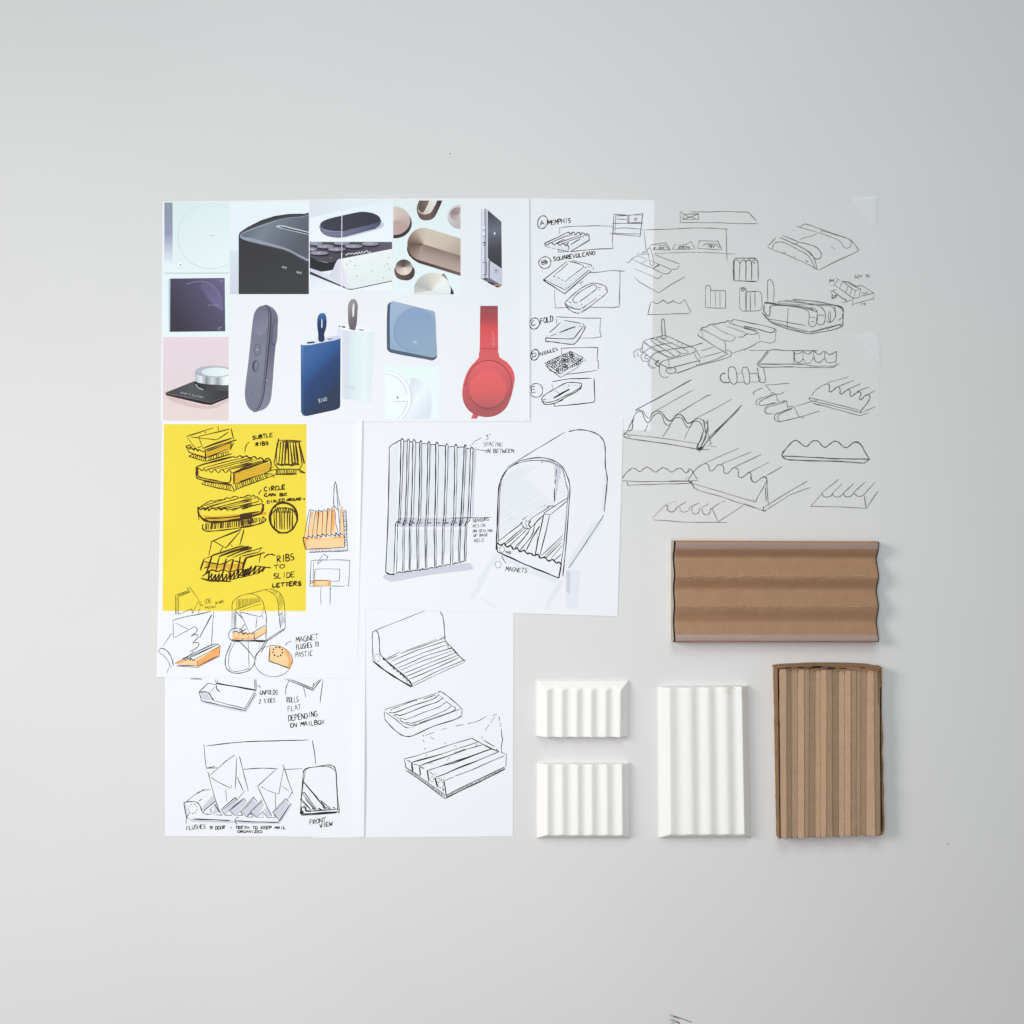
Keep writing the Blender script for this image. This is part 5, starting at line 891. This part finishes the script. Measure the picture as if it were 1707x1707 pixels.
M['cardedge'] = card_mat('cardboard_edge', (.20, .105, .05), .35); M['dark'] = mat('dark_gap', (.02, .016, .014), .9, .05)
M['tape'] = mat('clear_tape', (.62, .56, .62), .22, .6, var=.12, scale=90, alpha=.26)
M['rim'] = mat('dark_rim', (.055,.055,.048), .8, .1)
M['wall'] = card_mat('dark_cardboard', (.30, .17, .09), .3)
M['worn'] = card_mat('worn_cardboard', (.50, .34, .22), .1)
M['pale'] = card_mat('pale_cardboard', (.50, .42, .33), .08)

def empty(name, px, py):
    o = bpy.data.objects.new(name, None); COL.objects.link(o); o.location = P(px, py); o.empty_display_size = .02
    return o
def child(name, V, F, m, parent, smooth=False):
    L = parent.location
    return mesh_obj(name, [v-L for v in V], F, m, parent, smooth)
def slab(name, line, m, parent, wob=0.0, thick=2.0):
    """standing wall: line = [(px,py,ztop)], thick in px to the right of the direction of travel"""
    V = []; F = []; n = len(line)
    for i, (x, y, zt) in enumerate(line):
        a = line[max(i-1,0)]; b = line[min(i+1,n-1)]; dx, dy = b[0]-a[0], b[1]-a[1]; L = math.hypot(dx, dy)
        tx, ty = -dy/L*thick, dx/L*thick; j = wob*noise.noise(Vector((x*.3, y*.3, 9)))
        q0, q1 = P(x+j, y, zt), P(x+tx+j*.4, y+ty, zt)
        V += [Vector((q0.x, q0.y, 0)), Vector((q0.x, q0.y, zt+j*.0004)), Vector((q1.x, q1.y, zt-.0004+j*.0003)), Vector((q1.x, q1.y, 0))]
        if i:
            k = 4*i
            for e in range(4): F.append((k-4+e, k-4+(e+1) % 4, k+(e+1) % 4, k+e))
    F += [(3,2,1,0), tuple(4*(n-1)+e for e in range(4))]
    return child(name, V, F, m, parent)
def interp(a, b, n): return [tuple(a[k]+(b[k]-a[k])*i/n for k in range(len(a))) for i in range(n+1)]

# tall cardboard tray filled with an accordion-folded panel
tray = empty('cardboard_model', 1385, 1250)
tag(tray, 'tall tan cardboard tray with vertical accordion folds and torn right edge', 'cardboard model')
f = FR['G1']; X = lambda v: f[0]+v/f[2]; Y = lambda v: f[1]+v/f[2]
tz = .030
folds_top = [148,212,250,310,365,410,460,505,560,605,660,712,768,815,852,905,965,1015]
folds_bot = [165,215,258,305,365,405,458,506,556,612,662,712,768,812,852,897,978,1022]
fz = [.0235,.0250,.0210,.0198,.0245,.0228,.0190,.0202,.0252,.0230,.0186,.0206,.0240,.0222,.0208,.0184,.0246,.0215]
V = []; F = []; NY = 40; m_ = len(fz)
for j in range(NY+1):
    v = j/NY
    for i in range(m_):
        x = folds_top[i]*(1-v)+folds_bot[i]*v + 2.5*noise.noise(Vector((i*3.1, v*3, 2)))
        y0 = 132+(i/(m_-1))*18; y1 = (1590-(i/(m_-1))*28)
        if j == NY: y1 += 6*math.sin(i*2.1)
        z = .0215+(fz[i]-.0215)*1.3+.0008*noise.noise(Vector((i*2.3, v*2.2, 7)))
        V.append(P(X(x), Y(y0*(1-v)+y1*v), z))
for j in range(NY):
    for i in range(m_-1): F.append((j*m_+i, (j+1)*m_+i, (j+1)*m_+i+1, j*m_+i+1))
n0 = len(V); V += [v-Vector((0,0,.0016)) for v in V]
for j in range(NY):
    for i in range(m_-1): F.append(tuple(n0+k for k in (j*m_+i, j*m_+i+1, (j+1)*m_+i+1, (j+1)*m_+i)))
for row in (0, NY):
    for i in range(m_-1): a, b = row*m_+i, row*m_+i+1; F.append((a, b, b+n0, a+n0) if row == 0 else (b, a, a+n0, b+n0))
for c in (0, m_-1):
    for j in range(NY): a, b = j*m_+c, (j+1)*m_+c; F.append((b, a, a+n0, b+n0) if c == 0 else (a, b, b+n0, a+n0))
child('corrugated_panel', V, F, M['card'], tray)
# scored folds, with their crease shade painted on as dark ribbons
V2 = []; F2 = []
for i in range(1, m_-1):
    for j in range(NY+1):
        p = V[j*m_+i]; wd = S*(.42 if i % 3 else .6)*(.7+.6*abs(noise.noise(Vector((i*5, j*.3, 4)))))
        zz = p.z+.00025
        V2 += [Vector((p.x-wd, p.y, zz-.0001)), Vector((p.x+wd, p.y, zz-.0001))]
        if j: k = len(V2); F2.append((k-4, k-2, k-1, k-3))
child('shaded_score_line', V2, F2, M['cardedge'], tray)
# pen ticks at the two ends of the folds
for row in (0, NY):
    V3 = []; F3 = []
    for i in range(m_):
        p = V[row*m_+i]; L_ = random.uniform(2.0, 4.5)*S; wd = .55*S
        y_a = p.y+(-L_ if row == 0 else L_)
        k = len(V3); dxx = random.uniform(-.5,.5)*S
        V3 += [Vector((p.x-wd, p.y, p.z+.0006)), Vector((p.x+wd, p.y, p.z+.0006)), Vector((p.x+dxx+wd*.4, y_a, p.z+.0012)), Vector((p.x+dxx-wd*.4, y_a, p.z+.0012))]
        F3.append((k, k+1, k+2, k+3) if row == NY else (k+1, k, k+3, k+2))
    child('pen_tick', V3, F3, M['ink'], tray)
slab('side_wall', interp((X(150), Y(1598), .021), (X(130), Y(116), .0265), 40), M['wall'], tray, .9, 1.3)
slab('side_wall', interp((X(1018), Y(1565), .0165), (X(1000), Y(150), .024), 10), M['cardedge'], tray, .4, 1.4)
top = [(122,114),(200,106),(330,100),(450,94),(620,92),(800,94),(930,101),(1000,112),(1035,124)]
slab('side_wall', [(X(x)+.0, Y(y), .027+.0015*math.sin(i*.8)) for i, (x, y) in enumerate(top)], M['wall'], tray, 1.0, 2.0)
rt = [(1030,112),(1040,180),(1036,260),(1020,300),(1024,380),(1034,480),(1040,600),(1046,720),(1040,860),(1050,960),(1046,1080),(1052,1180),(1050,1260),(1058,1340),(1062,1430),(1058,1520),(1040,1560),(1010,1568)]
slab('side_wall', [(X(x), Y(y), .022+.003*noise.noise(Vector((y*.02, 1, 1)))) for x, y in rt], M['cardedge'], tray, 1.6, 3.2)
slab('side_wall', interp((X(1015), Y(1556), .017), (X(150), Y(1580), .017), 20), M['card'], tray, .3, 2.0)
V = [P(X(128), Y(110), .004), P(X(1035), Y(120), .004), P(X(1035), Y(1555), .004), P(X(140), Y(1590), .004)]
child('tray_floor', V, [(0,3,2,1)], M['cardedge'], tray)
# shade in the slits between side walls and panel, painted as dark ribbons
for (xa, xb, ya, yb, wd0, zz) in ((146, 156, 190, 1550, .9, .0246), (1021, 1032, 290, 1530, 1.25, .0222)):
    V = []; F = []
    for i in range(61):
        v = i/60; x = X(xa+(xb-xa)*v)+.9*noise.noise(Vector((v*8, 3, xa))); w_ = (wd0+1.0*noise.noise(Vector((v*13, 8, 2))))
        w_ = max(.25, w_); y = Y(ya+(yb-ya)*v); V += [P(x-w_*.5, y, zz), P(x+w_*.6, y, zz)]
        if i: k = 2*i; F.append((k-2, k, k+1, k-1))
    child('slit_shade', V, F, M['dark'], tray)
# inner flap seen between the top wall and the panel, with ink blots
V = []; F = []
for i in range(41):
    u = i/40; x = X(125+900*u); yt = Y(112-14*math.sin(math.pi*u)); zz = .0205+.0012*noise.noise(Vector((u*9, 2, 2)))
    V += [P(x, yt, zz+.002), P(x, Y(140+14*u), zz-.001)]
    if i: k = 2*i; F.append((k-2, k-1, k+1, k))
child('inner_flap', V, F, M['cardb'], tray)
V = []; F = []
for (bx, by, bw, bh) in ((330,113,34,7),(480,112,46,9),(600,124,38,7),(430,124,30,5),(700,126,40,4),(870,122,26,4),(230,118,20,4)):
    k0 = len(V); c = P(X(bx), Y(by), .0262); V.append(c)
    for i in range(14):
        t = math.pi*i/7; kk = 1+.55*noise.noise(Vector((bx+i*1.7, by, i*.9))); V.append(P(X(bx+bw*kk*math.cos(t)), Y(by+bh*kk*math.sin(t)), .0262))
    F += [(k0, k0+1+(i+1) % 14, k0+1+i) for i in range(14)]
child('ink_blot', V, F, M['dark'], tray)

# wide cardboard piece with three sideways folds
wide = empty('cardboard_model', 1295, 986)
tag(wide, 'wide brown cardboard piece with horizontal folds and clear tape along its long edges', 'cardboard model')
rows = [(901.5,.0215),(904.5,.0235),(906.5,.0235),(914,.0215),(930,.0105),(961,.0235),(983,.0115),(1011,.0225),(1037,.0115),(1058,.0195),(1066,.0225),(1069,.0215),(1070.5,.019)]
fine = []
for (a, za), (b, zb) in zip(rows, rows[1:]):
    k = max(1, int((b-a)/3.2))
    for i in range(k): t = i/k; tc_ = .5*t+.5*(.5-.5*math.cos(math.pi*t)); fine.append((a+(b-a)*t, za+(zb-za)*tc_))
fine.append(rows[-1])
NX = 110; V = []; F = []; nr = len(fine)
for j, (py, z) in enumerate(fine):
    for i in range(NX+1):
        u = i/NX; crest = max(0, 1-abs(py-961)/5)+max(0, 1-abs(py-1011)/5)
        zz = z+.0005*noise.noise(Vector((u*7, py*.05, 2)))+crest*.0012*noise.noise(Vector((u*38, 3, py*.01)))
        yy = py+1.6*u*(1-(py-901)/170)*.9-.9*(1-u)*0+crest*2.6*noise.noise(Vector((u*16, 5, 1)))
        q = P(1127+(1463.5-1127)*u, yy, zz); q.x = P(1126.5+(1464.5-1126.5)*u, 0, .0235).x+S*.5*noise.noise(Vector((py*.2, u, 3))); V.append(q)
for j in range(nr-1):
    for i in range(NX): a = j*(NX+1)+i; F.append((a, a+NX+1, a+NX+2, a+1))
n0 = len(V); V += [v-Vector((0,0,.0022)) for v in V]
for j in range(nr-1):
    for i in range(NX): a = n0+j*(NX+1)+i; F.append((a, a+1, a+NX+2, a+NX+1))
for j in (0, nr-1):
    for i in range(NX): a = j*(NX+1)+i; F.append((a, a+1, a+1+n0, a+n0) if j == 0 else (a+1, a, a+n0, a+1+n0))
ends = {}
for c in (0, NX):
    for j in range(nr-1): a, b = j*(NX+1)+c, (j+1)*(NX+1)+c; F.append((b, a, a+n0, b+n0) if c == 0 else (a, b, b+n0, a+n0))
child('folded_panel', V, F, M['cardb'], wide, True)
# end walls that follow the fold profile
def end_wall(px, sgn, thick, m, dz, name='end_wall', base=0.0):
    W = []; G = []
    for j, (py, z) in enumerate(fine):
        q = P(px, py+(1.4 if sgn > 0 else 0)*(1-(py-901)/170), z+dz); q2 = q.copy(); q.x = P(px, 0, .0235).x; q2.x = P(px+thick, 0, .0235).x
        W += [Vector((q.x, q.y, base)), q, q2, Vector((q2.x, q2.y, base))]
        if j:
            k = 4*j
            for e in range(4): G.append((k-4+e, k+e, k+(e+1) % 4, k-4+(e+1) % 4))
    G += [(0,1,2,3), tuple(4*(nr-1)+e for e in (3,2,1,0))]
    return child(name, W, G, m, wide)
end_wall(1122.0, -1, 1.4, M['pale'], -.0012)
end_wall(1123.6, -1, 1.7, M['dark'], -.0032, 'gap_shade_strip')  # solid dark strip, paints the shade of the gap beside the panel
end_wall(1465.0, 1, .9, M['rim'], .0002, 'end_edge')
slab('side_wall', interp((1125, 901.5, .021), (1465, 903, .021), 12), M['cardb'], wide, .2, 1.5)
slab('side_wall', interp((1465, 1069.5, .018), (1125, 1070.8, .018), 12), M['cardb'], wide, .2, 1.5)
def tape(y0, y1, z_add=.00022):
    V = []; F = []; sel = [(py, z) for py, z in fine if y0 <= py <= y1]
    for j, (py, z) in enumerate(sel):
        for i in range(NX+1):
            u = i/NX; yy = py+1.6*u*(1-(py-901)/170)*.9
            zz = z+z_add+.0005*noise.noise(Vector((u*7, py*.05, 2)))+.0002*noise.noise(Vector((u*60, py*.4, 6)))
            q = P(1127, yy+.5*noise.noise(Vector((u*9, j, 3))), zz); q.x = P(1126.5+(1464.5-1126.5)*u, 0, .0235).x; V.append(q)
    for j in range(len(sel)-1):
        for i in range(NX): a = j*(NX+1)+i; F.append((a, a+NX+1, a+NX+2, a+1))
    child('tape_strip', V, F, M['tape'], wide, True)
# worn pale fibres along the two crests
for yc, xa, xb in ((960.5,1130,1460),(1010,1130,1452)):
    V = []; F = []; x = xa; on = True
    zc = dict((round(a, 1), b) for a, b in rows).get(yc, .0235 if yc < 980 else .0225)
    while x < xb:
        ln = random.uniform(3, 16)
        if random.random() < .62:
            n_ = max(2, int(ln/1.6)); k0 = len(V); yb = yc+random.uniform(-1.6, 1.4)
            for i in range(n_+1):
                xx = x+ln*i/n_; yy = yb+1.3*noise.noise(Vector((xx*.35, yc, 1))); wv = .28+.35*abs(noise.noise(Vector((xx*.9, yc, 5))))
                V += [P(xx, yy-wv, zc+.0016), P(xx, yy+wv, zc+.0016)]
                if i: k = k0+2*i; F.append((k-2, k-1, k+1, k))
        x += ln
    child('worn_crease', V, F, M['worn'], wide)
tape(902, 915.5); tape(1057.5, 1070)

# crumbs on the table
for (px, py, s_, lab) in ((1579.5,1406.5,.9,'dark crumb on the bare table right of the tall cardboard tray'),(750,256,.8,'tiny brown crumb on the bare table above the collage')):
    c = P(px, py); r = s_*S; vv = []; ff = []
    for j in range(5):
        for i in range(7):
            t = math.pi*j/4; a = 2*math.pi*i/7; k = 1+.3*noise.noise(Vector((i*1.3, j*1.7, px)))
            vv.append(Vector((c.x+r*k*1.3*math.sin(t)*math.cos(a), c.y+r*k*math.sin(t)*math.sin(a), r*.55*(1+math.cos(t)))))
    for j in range(4):
        for i in range(7): ff.append((j*7+i, (j+1)*7+i, (j+1)*7+(i+1) % 7, j*7+(i+1) % 7))
    tag(mesh_obj('crumb', vv, ff, M['cardedge'], smooth=True), lab, 'crumb', 'crumbs on the table')
